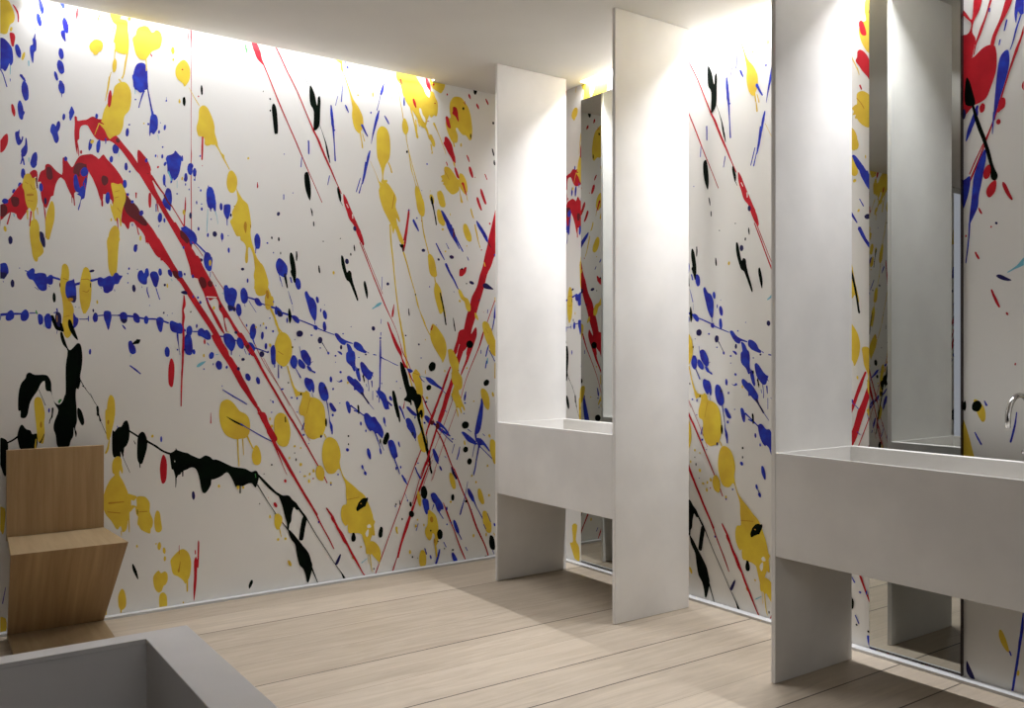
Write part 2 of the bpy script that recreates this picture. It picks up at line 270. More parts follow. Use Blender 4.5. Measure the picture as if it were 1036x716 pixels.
# ------------------------------------------------------------------ splashed paint of the wallpaper
# one line per splash, in millimetres along the paper (u) and above the floor (z)
# colour letter, then p = outline, b = blob (centre and two half axes), s = stroke (u, z, width)
SPLASHES = '''
yp395,2860,419,2838,441,2835,453,2816,467,2777,463,2745,448,2728,438,2690,424,2681,412,2683,390,2669,366,2755
rs460,2821,4.5,472,2803,7.6,480,2780,6.1,481,2749,4.5
bs564,2872,7.5,572,2845,16,577,2821,13.5,577,2806,6.1
bb564,2776,9,4,5,-28
bs548,2707,3.9,546,2687,8,548,2670,11.4
bp538,2685,552,2682,553,2637,544,2622,541,2579,536,2579,527,2627,529,2650,539,2660
cs548,2733,3.7,549,2727,2.1
bp651,2872,667,2872,669,2856,664,2849,654,2861
cs630,2853,3.2,633,2839,2.1
rs724,2864,4.2,722,2839,8.3,720,2811,2.6
bb673,2773,12,6,8,-33
bp654,2743,669,2749,673,2719,674,2699,669,2701,656,2721
yb804,2703,28,6,0,-35
yb801,2672,11,2,0,-11
yb453,2710,5,0,-2,-11
rp447,2692,463,2693,469,2677,465,2648,463,2635,455,2635,450,2662
bb480,2617,10,4,6,-31
yb501,2598,6,-1,-4,-18
cs522,2581,5,523,2559,4
bp395,2650,419,2664,438,2651,455,2627,460,2597,460,2563,450,2545,446,2555,439,2534,429,2516,418,2525,390,2528,380,2603
bs409,2526,5.3,421,2501,4.1,436,2448,4.6
cs450,2545,3.9,449,2506,1.9
bs449,2486,3.9,449,2475,2.5
bs491,2510,12.3,502,2496,11.2,509,2486,4.5
bb655,2639,10,4,5,-26
bb653,2577,13,6,8,-33
bb634,2532,7,3,5,-20
bp646,2510,659,2512,670,2480,664,2464,656,2466
bb508,2442,13,4,6,-48
bb490,2352,12,4,5,-41
bp500,2351,507,2345,500,2329
rb461,2348,7,2,4,-28
rp380,2186,409,2204,424,2228,438,2238,441,2211,436,2185,421,2156,400,2147,380,2142
bb657,2482,12,5,5,-30
bs657,2453,4.2,658,2439,1.6
bp633,2521,643,2523,641,2514,636,2513
bp468,2248,480,2256,485,2265,486,2251,485,2237,492,2218,496,2235,501,2231,495,2207,482,2192,472,2210
bp509,2226,514,2227,518,2182,514,2159,504,2144,495,2151,492,2173,507,2198
bs495,2154,7,497,2135,6.8,490,2109,3.9
bs500,2135,6.1,504,2108,6.1
cs523,2141,4.5,523,2124,2.5
bb544,2135,13,-1,-5,-35
bb545,2104,4,0,0,-6
bp618,2310,628,2308,633,2301,639,2322,648,2326,652,2309,647,2286,641,2273,646,2245,638,2224,628,2228,618,2258,610,2274,612,2295
bb666,2349,6,0,-2,-16
bs699,2400,7.4,700,2377,21.7,696,2356,15.3,693,2338,5.1
bb805,2374,6,1,0,-13
rp711,2358,721,2357,724,2340,745,2346,764,2352,788,2370,812,2362,834,2363,850,2362,872,2330,891,2285,875,2271,842,2261,812,2263,793,2280,777,2307,764,2325,740,2318,732,2292,731,2257,724,2245,724,2187,720,2192,714,2226,710,2271,712,2330
rs717,2261,5.4,727,2210,4.8,729,2176,2.7
rb739,2196,5,1,0,-9
bb779,2238,7,0,-2,-25
yb786,2253,6,1,0,-8
bb814,2233,8,0,-3,-31
bb806,2373,6,0,-1,-13
ys862,2570,6.4,854,2510,6.9,843,2452,2.6
yp909,2552,936,2554,956,2522,959,2474,950,2425,928,2392,922,2343,909,2306,889,2291,875,2274,862,2275,851,2289,840,2314,818,2340,826,2353,840,2414,875,2484,884,2527
ys818,2346,4.2,807,2315,4.2,797,2284,2.1
ys903,2566,4.9,911,2556,8.7
rb863,2465,9,1,-3,-40
rs818,2348,9.8,836,2341,4.9
bp964,2595,993,2618,1027,2618,1034,2589,1032,2559,1015,2529,1001,2517,987,2527,978,2544,970,2560
bs1017,2529,8.7,1004,2488,5.5,993,2444,4.4
cs974,2555,3.4,977,2507,2.3
bs1032,2553,4.7,1044,2488,7.1,1053,2441,9.5,1058,2418,13.2
bp1050,2417,1070,2423,1081,2403,1081,2361,1073,2341,1061,2324,1050,2332,1045,2313,1041,2331,1044,2386
bb978,2481,4,1,0,-4
bb1037,2371,5,1,0,-6
bb941,2317,8,1,-1,-20
bb950,2355,5,1,0,-4
bb1114,2366,6,1,-1,-14
bb1087,2340,5,1,0,-9
bb1121,2498,4,1,0,-5
bs1122,2517,1.2,1122,2501,2.3
yb1184,2505,5,1,0,-10
kb1207,2509,7,1,1,-22
yb1017,2371,4,1,0,-4
bb1094,2386,2,0,0,-3
cs1081,2324,2.4,1086,2301,1.2
bb1104,2268,4,0,0,-5
bb1071,2221,4,1,0,-7
bb1102,2222,5,1,0,-12
bb1196,2222,5,1,0,-10
bb1115,2187,6,-1,-3,-11
bp1119,2217,1143,2235,1161,2247,1181,2243,1187,2216,1189,2186,1178,2147,1161,2121,1143,2125,1131,2154,1125,2190
bb889,2231,14,2,0,-26
bb777,2234,7,0,-3,-26
bb812,2230,9,1,-1,-28
yp778,2252,786,2260,794,2257,791,2245,781,2241
bs845,2273,7.6,845,2250,3.3
bb870,2179,7,1,0,-17
bb936,2152,7,1,0,-19
yb832,2186,3,0,0,-4
yb836,2172,2,0,0,-2
yb817,2197,2,0,0,-2
cs902,2216,2.2,903,2195,1.7
ys825,2870,3.6,815,2842,4.1,811,2826,4.1
yp864,2873,914,2870,909,2856,928,2857,942,2849,945,2804,950,2758,946,2703,936,2692,920,2689,889,2698,886,2733,880,2743,892,2817,878,2832
yb950,2864,8,2,0,-10
ys884,2815,3.7,877,2784,4.2
yp1015,2844,1035,2844,1055,2820,1076,2837,1096,2824,1102,2795,1093,2756,1076,2741,1055,2728,1038,2703,1024,2682,1001,2679,981,2698,970,2738,964,2773,978,2793,987,2825
ys886,2703,5.4,883,2643,4.3
yb884,2627,10,1,-3,-33
ys943,2703,7.6,934,2653,7.6,925,2592,5.4,917,2573,7.4
ys869,2593,3.2,859,2550,5.3,854,2508,5.3
bp1001,2663,1021,2661,1032,2636,1034,2581,1032,2539,976,2529,967,2582,973,2624,984,2651
ys1027,2683,4.6,1028,2629,5.2
rs1049,2714,5.6,1053,2703,5.6
yb1152,2752,9,2,0,-18
yb1154,2707,5,1,0,-7
yp1199,2714,1220,2707,1235,2673,1232,2623,1214,2589,1205,2584,1199,2598,1175,2613,1164,2641,1170,2679
rb1198,2666,4,1,0,-4
rs1226,2873,2.4,1227,2839,4.2,1227,2796,2.4,1228,2734,1.2
rs1239,2873,8.5,1240,2799,4.8,1240,2736,2.4,1241,2575,2.4,1240,2479,2.4,1240,2302,2.4,1241,2252,4.2,1239,2178,3.6,1241,1992,4.2,1242,1744,3.6
kb1292,2580,6,1,1,-24
rb1276,2546,4,1,0,-4
kb1206,2509,7,1,1,-23
yb1184,2507,5,1,0,-10
gs1513,2856,6.7,1518,2832,8.8,1523,2810,8.1
ys1229,2582,2,1254,2540,3.3,1279,2501,4.6
kb1608,2628,3,1,0,-3
kb1645,2594,5,1,0,-5
rp1546,2871,1574,2872,1594,2830,1603,2793,1617,2763,1607,2765,1590,2778,1574,2794,1559,2830
rs1610,2769,7.1,1640,2703,6.4,1680,2611,6.4,1714,2538,7.2,1756,2452,6.5,1801,2358,6.5,1842,2270,5.8,1892,2169,4.4,1935,2079,3.7
yp1297,2504,1316,2500,1331,2478,1347,2442,1356,2406,1357,2375,1368,2338,1372,2310,1359,2318,1353,2311,1340,2312,1319,2303,1306,2311,1306,2336,1291,2346,1276,2347,1268,2368,1267,2393,1276,2432,1279,2482
ys1362,2319,13.3,1378,2292,6.7,1390,2272,8,1398,2263,14.6,1403,2248,8,1431,2198,5.3
rs1296,2344,8.6,1295,2297,9.2,1293,2231,7.9
yp1431,2188,1447,2193,1467,2167,1472,2135,1467,2103,1454,2082,1435,2080,1422,2098,1417,2129,1422,2168
yb1529,2267,6,1,0,-6
rs1578,2147,2.6,1578,2125,5.3
bb1284,2247,4,1,0,-5
rb1295,2200,2,0,0,-3
bp1158,2250,1176,2246,1185,2222,1188,2180,1182,2148,1170,2122,1153,2120
bb1197,2220,5,1,0,-10
bp1227,2200,1242,2206,1251,2194,1247,2181,1247,2162,1239,2146,1227,2153,1221,2174
bb1257,2162,10,1,0,-21
bs1259,2145,3,1259,2121,2.4
bb1215,2133,8,1,0,-22
bb1213,2096,3,0,0,-6
yb1197,2125,4,0,0,-9
rs1676,2873,8.7,1702,2826,8.8,1743,2748,7.3,1795,2657,6.6,1865,2508,6.7,1889,2458,10.4,1911,2421,12.7,1940,2357,12.7,1972,2293,10.5,2019,2197,6.8,2049,2138,4.6
kb1646,2593,3,1,0,-4
kb1646,2533,5,1,0,-5
kp1661,2572,1671,2568,1681,2540,1687,2468,1687,2422,1678,2415,1668,2420,1658,2503,1654,2549
ks1801,2815,1.5,1826,2763,2.2,1854,2711,2.3
kp1865,2701,1875,2699,1893,2661,1904,2609,1909,2609,1911,2643,1922,2655,1927,2626,1925,2578,1922,2503,1907,2474,1893,2464,1886,2471,1888,2566,1868,2603,1863,2656
ks1922,2497,2.2,1940,2452,3,1958,2400,7.5,1968,2354,11.9,1981,2301,5.2
bb1825,2855,3,1,0,-3
cs1961,2864,6.2,1968,2853,7.8
yp2016,2871,2051,2874,2055,2846,2060,2812,2067,2800,2093,2736,2120,2671,2150,2635,2172,2596,2180,2570,2180,2528,2165,2498,2155,2486,2135,2501,2120,2533,2112,2580,2114,2629,2097,2702,2079,2754,2058,2805,2047,2820,2045,2851,2030,2862
bs2070,2873,7.1,2079,2857,4.7,2087,2838,11.1
cs2170,2874,5.6,2178,2855,7.2
yb2148,2699,6,1,0,-4
bs2059,2764,1.5,2053,2701,4.4,2049,2646,5.8
bs2028,2673,2.8,2019,2641,3.5,2014,2620,3.5
bs1976,2756,1.4,1972,2728,2.1
bs2073,2630,7.8,2082,2613,11,2091,2594,6.3
bs1988,2615,7.4,1992,2568,14.8,1997,2515,16.3,2001,2488,11.8,2006,2420,7.4,2012,2315,8.8
bp1997,2491,2012,2486,2011,2479,2001,2478
bs1858,2403,8.5,1859,2333,7.1
bs1819,2308,4.2,1815,2257,6.2
kb1685,2432,2,0,0,-2
bs1979,2229,5.7,1968,2178,4.2
kp1846,2234,1858,2228,1868,2175,1872,2122,1867,2085,1861,2087,1847,2119,1836,2165,1834,2218
kp2027,2174,2034,2166,2047,2127,2047,2099,2040,2095,2030,2125,2023,2158
bs1719,2099,5.5,1719,2073,5.5
ys2160,2513,5.4,2169,2459,5.4,2176,2408,9.3
ys2176,2488,4.7,2188,2448,6.3
bs2175,2533,9.5,2192,2497,7.2,2207,2478,4.8
bs2196,2330,9,2188,2267,11.9,2176,2210,7.4
bs2163,2236,4.4,2150,2193,5.1,2138,2157,5.1
bs2172,2209,4.4,2155,2152,7.3
rp2060,2138,2079,2116,2097,2077,2116,2037,2135,1997,2157,1930,2169,1882,2163,1881,2142,1922,2123,1969,2101,1994,2090,2014,2079,2047,2064,2087
rs2165,1889,4.6,2199,1814,3.9,2253,1698,3.1,2300,1595,3.1
bb1770,2113,3,0,0,-3
bb1722,2314,3,0,0,-3
ks2041,2099,3.8,2056,2073,2.3
bs2310,2792,5.9,2298,2751,14.8,2290,2727,11.8
bs2288,2721,3,2278,2677,3,2265,2633,4.4
bs2278,2631,7.4,2267,2591,16.3,2251,2532,13.4,2237,2474,6,2230,2438,2.2
bb2228,2613,5,1,0,-6
bs2314,2608,6.6,2329,2586,9.9,2341,2567,6.6
bs2173,2534,15.9,2190,2506,9.6,2207,2477,7.2
yb2240,2718,5,1,1,-14
yb2149,2699,6,1,0,-4
yb2361,2719,3,1,0,-3
yp2389,2872,2417,2873,2514,2871,2531,2859,2564,2825,2580,2799,2631,2800,2648,2766,2663,2740,2662,2681,2652,2657,2639,2662,2618,2645,2606,2657,2593,2626,2580,2580,2564,2578,2547,2590,2527,2623,2498,2662,2461,2700,2433,2745,2417,2800,2393,2831
wp2539,2687,2551,2685,2560,2657,2576,2638,2580,2617,2568,2615,2551,2642,2539,2669
ys2394,2821,3.3,2409,2734,4.1,2425,2658,4.1,2434,2609,5
yp2437,2613,2453,2605,2467,2564,2465,2542,2453,2522,2441,2524,2429,2544,2426,2579
ys2451,2526,6.6,2459,2469,4.2,2490,2358,4.2,2531,2233,5.1,2556,2170,6.8
ys2482,2681,11.8,2502,2612,7.6,2516,2557,10.1,2527,2516,15.2
ys2531,2617,10.2,2541,2582,5.1
rs2414,2836,8.4,2418,2825,11.7,2423,2808,6.7
rs2500,2733,11.9,2508,2711,18.8,2516,2690,8.6
bs2439,2735,4.8,2439,2714,9.7,2439,2689,8.1
yp2290,2545,2321,2542,2341,2510,2349,2461,2349,2404,2341,2361,2321,2330,2307,2279,2307,2244,2329,2246,2329,2232,2310,2226,2290,2228,2298,2250,2294,2299,2282,2332,2267,2373,2263,2456,2267,2513
ys2337,2346,8.1,2353,2313,8.1,2359,2292,9.8
ys2314,2492,1.6,2317,2478,1.6
ys2155,2521,4.6,2167,2457,4.7
ys2224,2339,2.4,2259,2273,2.4,2278,2226,6.4
yp2277,2232,2297,2224,2320,2230,2340,2221,2376,2175,2390,2141,2384,2098,2404,2050,2412,2022,2408,2011,2388,2034,2396,1992,2392,1970,2380,1976,2368,1940,2356,1989,2332,2029,2305,2076,2285,2131,2277,2179,2283,2201
os2376,2168,4.7,2368,2118,5.5,2362,2085,4.7
bs2222,2397,7.4,2212,2361,14.8,2200,2304,10.4,2185,2246,13.2,2174,2206,7.3
bs2163,2237,4.4,2151,2200,4.4,2139,2161,5.1
bs2170,2203,4.4,2157,2153,5.9
kb2458,2423,6,1,0,-9
ys2452,2499,3.3,2468,2430,3.3,2485,2331,6.7,2501,2282,3.4,2517,2230,5
yp2517,2234,2530,2224,2546,2186,2567,2152,2575,2109,2575,2080,2567,2059,2546,2063,2526,2097,2517,2147,2509,2204
ys2555,2056,4.2,2563,1991,3.4,2579,1935,3.4
ys2613,2537,24.3,2630,2510,24.3,2638,2489,17.4
ys2617,2486,8.6,2623,2454,8.6
yb2624,2437,5,1,0,-5
yp2613,2193,2628,2189,2638,2166,2636,2140,2623,2143,2613,2156,2606,2178
ks2620,2179,10.2,2623,2157,17.1,2634,2114,10.3,2647,2057,8.6,2653,2017,8.6
yb2687,2173,23,7,12,-46
yp2659,2104,2681,2104,2702,2069,2713,2026,2698,2016,2672,2030,2659,2065
bs2689,2101,11.9,2715,2070,15.5,2736,2028,27.8,2762,1978,29.6,2793,1921,12.2,2815,1885,5.2
bs2501,2033,10,2513,2009,11.6,2530,1974,6.7
bb2522,2045,4,0,0,-4
rp2466,2088,2474,2081,2468,2041,2460,1983,2448,1925,2432,1902,2436,1924,2448,1982
bb2589,2369,4,1,0,-4
bb2555,2209,2,0,0,-3
yb2749,2087,3,0,0,-7
rb2554,2033,2,0,0,-3
yb2612,2213,3,0,0,-4
rp2579,2868,2596,2869,2607,2850,2615,2819,2615,2796,2604,2801,2589,2827
yp2607,2871,2645,2873,2690,2873,2711,2865,2709,2835,2686,2800,2664,2805,2641,2814,2622,2827
rb2635,2843,6,1,0,-8
rb2728,2800,5,1,0,-7
yp2751,2763,2771,2790,2798,2799,2829,2796,2853,2773,2876,2747,2892,2706,2900,2667,2906,2621,2904,2587,2900,2556,2884,2549,2872,2562,2856,2575,2837,2574,2813,2594,2798,2612,2788,2600,2802,2566,2798,2525,2774,2519,2759,2527,2740,2557,2724,2594,2717,2633,2728,2661,2751,2664,2745,2703,2745,2736
rp2769,2732,2790,2733,2802,2712,2806,2679,2809,2650,2798,2658,2786,2676,2763,2692,2767,2706
rp2717,2665,2732,2668,2744,2643,2753,2605,2740,2602,2724,2621
kb2842,2734,7,1,0,-10
kb2894,2575,5,1,0,-16
rs2853,2780,3.2,2854,2757,3.2
rs2841,2771,3,2853,2765,3
kp2904,2872,2936,2873,2940,2852,2928,2831,2916,2841,2914,2857
rs2882,2825,11.5,2886,2812,13.2,2892,2800,5
rs2938,2777,8.3,2944,2765,15,2952,2750,6.7
rs3004,2818,6.7,3013,2803,11.8,3021,2787,6.8
kb3059,2679,7,1,0,-9
rp2711,2543,2724,2547,2744,2531,2763,2501,2771,2469,2784,2431,2786,2398,2771,2402,2755,2427,2736,2451,2717,2481,2702,2505,2709,2520
ys2637,2614,14,2660,2572,5.5,2686,2520,4.7,2713,2461,3.9
ys2578,2586,13.8,2592,2562,13.9,2604,2525,9.2,2622,2514,21.4,2637,2484,21.7
ys2618,2481,7.6,2626,2436,6.1
ys2515,2615,8.9,2520,2564,8.9,2524,2517,13.3
yb2555,2599,13,2,0,-16
yb2825,2509,6,1,0,-9
ys2771,2522,11.1,2778,2496,8
rb2644,2733,5,1,0,-4
rs2592,2620,3.2,2604,2622,3.2
wp2522,2869,2548,2862,2574,2857,2581,2833,2592,2818,2611,2799,2607,2762,2589,2769,2574,2792,2566,2811,2541,2838
wp2539,2687,2552,2682,2563,2648,2579,2618,2574,2611,2555,2634
ys2709,2473,6.3,2719,2442,3.1
rs2722,2396,7.8,2730,2377,6.3
ys2774,2399,11.1,2782,2377,7.9
yp2707,2361,2728,2370,2751,2360,2774,2336,2798,2306,2813,2294,2812,2247,2798,2223,2767,2208,2744,2217,2721,2238,2709,2256,2698,2261,2702,2275,2686,2277,2694,2291,2684,2306,2698,2317,2709,2322
os2707,2345,3.1,2728,2318,3.9,2742,2293,3.1
yp2813,2337,2837,2337,2856,2312,2868,2280,2871,2240,2853,2218,2833,2236,2817,2255,2809,2287
rp2778,2371,2790,2368,2802,2343,2813,2314,2806,2308,2794,2318,2782,2347
rs2837,2283,17.6,2845,2264,11.2,2853,2242,9.6,2864,2213,8
ys2813,2248,4.8,2821,2208,6.4,2831,2169,17.5
ys2864,2213,4.8,2872,2180,4
ys2896,2129,9.7,2908,2083,3.2
yb2825,2512,6,1,0,-12
rs2867,2454,8.1,2876,2438,11.3,2883,2419,6.5
rp2883,2390,2896,2384,2908,2355,2913,2327,2902,2326,2888,2349,2880,2375
rb2926,2329,3,0,0,-4
rs2998,2356,6.6,3013,2325,6.6
rp2966,2265,2980,2252,2996,2213,3009,2177,2996,2174,2976,2211,2964,2243
rp2938,2210,2950,2205,2964,2169,2976,2136,2968,2132,2952,2154,2936,2193
ks3051,2519,6.7,3058,2499,11.8,3063,2479,7.6
ks3066,2449,6.7,3068,2432,13.4,3072,2422,6.7
yp2660,2211,2671,2218,2690,2208,2705,2183,2717,2145,2709,2126,2694,2130,2671,2154,2660,2185
bb2591,2368,5,1,0,-5
bb542,2122,14,0,-3,-24
bb500,2067,9,2,2,-24
bb463,1984,6,-2,-3,-10
bb487,2015,7,-2,-4,-12
rp380,1862,400,1897,424,1927,448,1952,477,2000,500,2027,512,2023,527,1977,522,1914,502,1876,490,1857,477,1866,472,1882,453,1888,438,1879,419,1855,404,1842,380,1813
mp414,1921,433,1917,438,1890,424,1866,409,1871,404,1898
mp455,1958,482,1955,482,1922,463,1914,453,1936
ms409,1848,4.8,409,1821,2.9
rs450,1885,4.8,438,1834,5.8
cs463,1881,5,465,1870,3
bb429,1936,13,4,2,-11
rp527,2075,542,2089,554,2087,558,2071,557,2042,552,2033,552,2059,539,2049,529,2056
ms553,2053,7.1,557,2008,5.1
yp500,2041,509,2065,527,2070,537,2051,549,2053,549,2019,557,1986,558,1946,552,1917,544,1900,534,1902,527,1915,519,1914,509,1947,504,1991,497,2007
op514,1976,537,1981,542,1973,519,1968
os519,1948,2.8,539,1947,2.8
os529,2022,2.7,539,2001,2.8,549,2007,2.6
os507,2031,2.8,519,2024,2.9
rs532,1899,6.9,529,1864,5,526,1833,4.9
ys517,1903,7,518,1863,5
ys541,1899,7,543,1866,7
ys557,1918,6.1,559,1887,3
yp534,1859,552,1866,564,1839,566,1805,567,1771,577,1750,582,1716,557,1692,542,1724,529,1769,526,1808,529,1842
yb429,1812,6,2,2,-13
nb450,1764,8,1,1,-19
rp572,2086,587,2097,590,2117,602,2124,615,2117,633,2097,654,2082,669,2078,664,2069,648,2064,633,2034,625,1993,623,1981,613,1974,607,1954,595,1921,587,1926,577,1948,572,1976,569,2015,572,2038,559,2037,563,2060
mp595,2106,613,2108,618,2089,620,2061,607,2051,595,2064
bb572,2013,8,1,0,-19
nb590,1952,5,1,0,-17
rs574,1982,6.2,582,1943,4.1,588,1898,5.1,591,1853,3.1,591,1785,3
yp613,1954,623,1947,628,1919,627,1873,620,1838,613,1809,605,1777,592,1785,590,1830,592,1876,600,1916
np567,1811,580,1806,585,1790,588,1756,582,1741,572,1761,567,1783
rp661,2157,674,2156,690,2132,703,2122,721,2159,737,2179,764,2188,788,2191,812,2171,834,2197,850,2178,883,2144,916,2098,927,2066,922,2024,908,2011,919,2006,908,1969,902,1945,899,1927,875,1966,872,1983,855,1996,845,2010,817,2013,788,2080,772,2113,758,2024,732,2016,711,2002,708,1973,695,1994,680,2027,669,2055,654,2070,661,2094
mp711,2129,732,2146,764,2141,785,2156,793,2139,785,2118,764,2118,743,2121,732,2097,737,2063,721,2090,706,2094
bb753,2105,16,-1,-3,-23
bp708,2077,719,2089,729,2050,737,2028,758,2082,764,2063,758,2018,753,1983,740,1973,735,1946,728,1922,726,1934,735,1964,737,1987,721,1997,729,2004,716,2011,708,2036
rs732,2079,7.7,745,2040,6.6
yb777,2150,4,1,0,-8
rs699,1995,2.6,700,1955,2.6
rs707,1996,5.3,711,1944,4.8
rs753,2053,2.7,758,2024,2.7
bb674,2156,7,1,0,-12
rp773,2189,805,2181,826,2155,854,2123,864,2095,881,2094,900,2078,936,2025,964,1980,993,1947,1021,1908,1061,1857,1108,1775,1131,1734,1084,1725,1050,1771,1015,1835,993,1863,981,1871,970,1888,953,1884,950,1860,942,1853,928,1876,915,1886,917,1928,925,2012,881,2031,854,2029,837,2027,832,1979,821,1984,799,2058,778,2096,762,2135
rs829,1979,8.7,830,1953,7.6
mp832,2097,854,2090,854,2064,837,2050,826,2073
mp931,2013,947,2003,987,1965,1004,1930,1030,1896,1030,1878,1010,1877,987,1893,953,1914,931,1941,925,1977
mp987,1929,1010,1919,1030,1896,1027,1875,993,1887,984,1910
bb854,1993,10,0,-2,-30
bb930,2068,9,1,1,-21
bb1005,1936,10,1,0,-13
bb964,1986,7,1,0,-8
bb943,2019,7,1,0,-7
yp870,2066,900,2063,914,2068,931,2037,934,1995,922,1953,914,1910,915,1869,909,1865,903,1903,889,1884,875,1918,870,1948,881,1984,873,2031
os884,1996,2.8,903,2004,2.9
os897,1950,2.9,909,1933,2.9
os886,2026,2.8,906,2034,2.3
yb869,1891,4,0,0,-8
ys867,1965,5.6,873,1930,4.5
rs896,1900,6.7,899,1861,3.9,903,1832,5
yp881,1863,895,1861,906,1838,904,1796,900,1737,895,1653,886,1623,875,1617,859,1652,854,1710,855,1781,862,1835
rs984,1880,8,988,1851,4.6,993,1830,5.8
rs1021,1847,6.9,1027,1793,3.5
rs1032,1818,3.5,1035,1788,2.9
bs964,1879,4.5,964,1870,4.5
yb1001,1813,5,0,-1,-13
nb980,1775,8,1,0,-8
bb935,2153,7,1,0,-18
bb952,2130,4,0,0,-6
bb869,2177,7,1,0,-15
rs981,2030,7.9,981,2006,4.5
rp1039,2033,1049,2037,1051,2013,1049,1971,1041,1967,1037,1994
rp942,2199,959,2195,993,2157,1027,2125,1050,2110,1073,2052,1102,2000,1137,1936,1178,1878,1202,1843,1208,1831,1208,1776,1190,1799,1155,1858,1108,1940,1073,2003,1038,2054,993,2127
rp987,2223,1004,2213,1021,2203,1030,2192,1044,2158,1050,2128,1061,2111,1050,2086,1038,2096,1015,2136,993,2187
mp1024,2155,1038,2154,1041,2133,1030,2129
rs1050,2122,11.1,1084,2071,8.7,1119,2026,6.2,1167,1951,5,1205,1887,6.3
rs1076,2000,4.7,1083,1950,4.7
bp1128,2070,1143,2059,1148,2017,1143,1980,1140,1958,1131,1963,1114,1974,1102,2000,1111,2025,1118,2057
ms1112,2032,11.1,1128,2003,7.4,1143,1983,6.3
bs1119,2075,4.9,1108,2098,6,1111,2117,3.5
bp1124,2228,1190,2237,1187,2175,1178,2149,1175,2127,1167,2142,1155,2140,1149,2103,1140,2096,1143,2133,1128,2143,1125,2180
cs1131,2150,7.4,1146,2109,6.1
bb1111,2108,7,1,0,-27
bb1116,2188,6,-1,-3,-8
bb1091,1921,10,1,0,-26
bb1112,1909,5,0,0,-12
bs1087,1883,4,1084,1874,2.3
bs1073,1985,4.6,1073,1949,4.6
bb1214,2132,8,1,0,-20
bb1172,2046,4,0,0,-4
bb1159,2205,2,0,0,-2
rb1082,2167,5,1,0,-6
rs1080,2223,1.7,1080,2214,1.7
yb1196,2122,4,0,0,-7
rs1213,2033,3,1211,1980,7.2,1208,1936,6,1207,1881,7.2
yb1205,1957,7,1,0,-14
bp1208,1890,1226,1882,1257,1860,1269,1830,1263,1804,1244,1809,1226,1833,1202,1831,1190,1861
mp1187,1861,1208,1856,1226,1833,1244,1797,1226,1758,1208,1794,1193,1830
cs1172,2112,1.8,1172,2075,1.8
bb1196,2225,5,1,0,-14
bb1213,2094,2,0,0,-3
rp1164,1905,1176,1888,1206,1838,1224,1821,1236,1791,1254,1767,1273,1731,1297,1691,1322,1640,1248,1636,1233,1687,1212,1752,1194,1806,1170,1866,1153,1895
mp1188,1867,1206,1856,1227,1821,1221,1802,1203,1819,1188,1836
bb1213,2124,8,1,0,-14
bb1337,2046,22,3,3,-55
bs1325,2103,4.9,1325,2085,6.2
bp1317,2041,1360,2039,1362,1976,1354,1980,1347,1993,1339,1983,1335,1973,1331,1989,1322,1997
cs1322,1985,2.5,1319,1915,3.7,1317,1868,2.5
bs1337,1980,3.8,1339,1974,2.5
bb1339,1935,3,0,0,-4
cs1360,1976,3.8,1367,1951,2.5,1373,1914,1.9
bb1322,1853,5,0,0,-11
nb1357,1861,11,1,0,-15
bb1394,1851,8,1,0,-18
bs1394,1833,2.5,1394,1824,1.9
bb1389,2003,8,1,0,-19
bp1406,2015,1435,2018,1437,1989,1433,1963,1422,1940,1412,1949,1402,1973,1402,1999
bs1419,1943,5.1,1420,1911,3.8
nb1439,1964,5,0,0,-9
bb1428,1784,6,0,0,-14
bb1425,1858,3,0,0,-3
bb1276,1881,5,0,0,-11
bb1292,1982,5,0,0,-9
bb1291,2007,4,0,0,-3
bb1267,2012,4,0,0,-9
bb1287,2075,4,0,0,-7
bb1277,2089,3,0,0,-2
bb1230,2074,3,0,0,-5
bb1213,2098,3,0,0,-6
bb1257,2125,4,0,0,-6
nb1237,1944,7,1,0,-15
bp1203,1884,1218,1885,1233,1865,1230,1846,1251,1829,1251,1804,1236,1803,1230,1827,1212,1851,1194,1868,1191,1880
bs1248,1822,10.2,1285,1788,7.7,1313,1761,7.7
bb1322,1731,20,1,0,-36
nb1287,1725,10,1,0,-10
yb1334,1713,9,1,0,-19
bb1203,1782,5,0,0,-7
rs1245,1813,3.8,1273,1781,3.2,1297,1745,3.2
yp1467,2107,1476,2089,1499,2053,1525,2030,1534,1998,1541,1954,1544,1922,1541,1883,1547,1838,1557,1807,1574,1756,1597,1725,1617,1694,1630,1655,1637,1623,1630,1590,1617,1563,1584,1556,1567,1574,1561,1619,1564,1678,1561,1723,1554,1768,1538,1805,1528,1798,1528,1753,1525,1727,1515,1725,1512,1752,1517,1804,1505,1829,1489,1840,1486,1859,1467,1861,1447,1901,1435,1932,1447,1952,1444,1977,1454,2003,1473,2044,1470,2075
op1512,1938,1521,1926,1518,1881,1512,1884,1505,1912
ob1541,1916,3,0,0,-10
ob1457,2012,4,0,0,-3
rs1577,2148,2.7,1578,2129,7.9,1577,2119,5.2
bb1577,1840,18,3,3,-38
bs1569,1807,5.9,1567,1778,3.9
bb1631,1836,4,0,0,-4
kb1655,1864,4,0,0,-7
kb1663,1788,3,0,0,-3
ys1627,1609,6.8,1643,1571,9.5,1647,1538,13.5
yb1649,1525,15,1,0,-37
nb1690,1994,9,1,0,-11
ks1872,2040,4.3,1877,2021,7.9,1880,2001,4.3
ks1887,1968,7.1,1888,1946,5.7
kb1654,1865,4,0,0,-8
kb1692,1860,5,0,0,-12
kb1702,1787,3,0,0,-8
bb1630,1835,5,0,0,-5
bb1663,1785,3,0,0,-3
kb1942,1867,4,0,0,-3
kb2043,1890,4,0,0,-3
ks2125,1859,4.5,2127,1840,9.1,2129,1827,4.6
kb2105,1807,5,0,0,-8
ks1917,1732,5.8,1919,1710,10.1,1922,1694,5.8
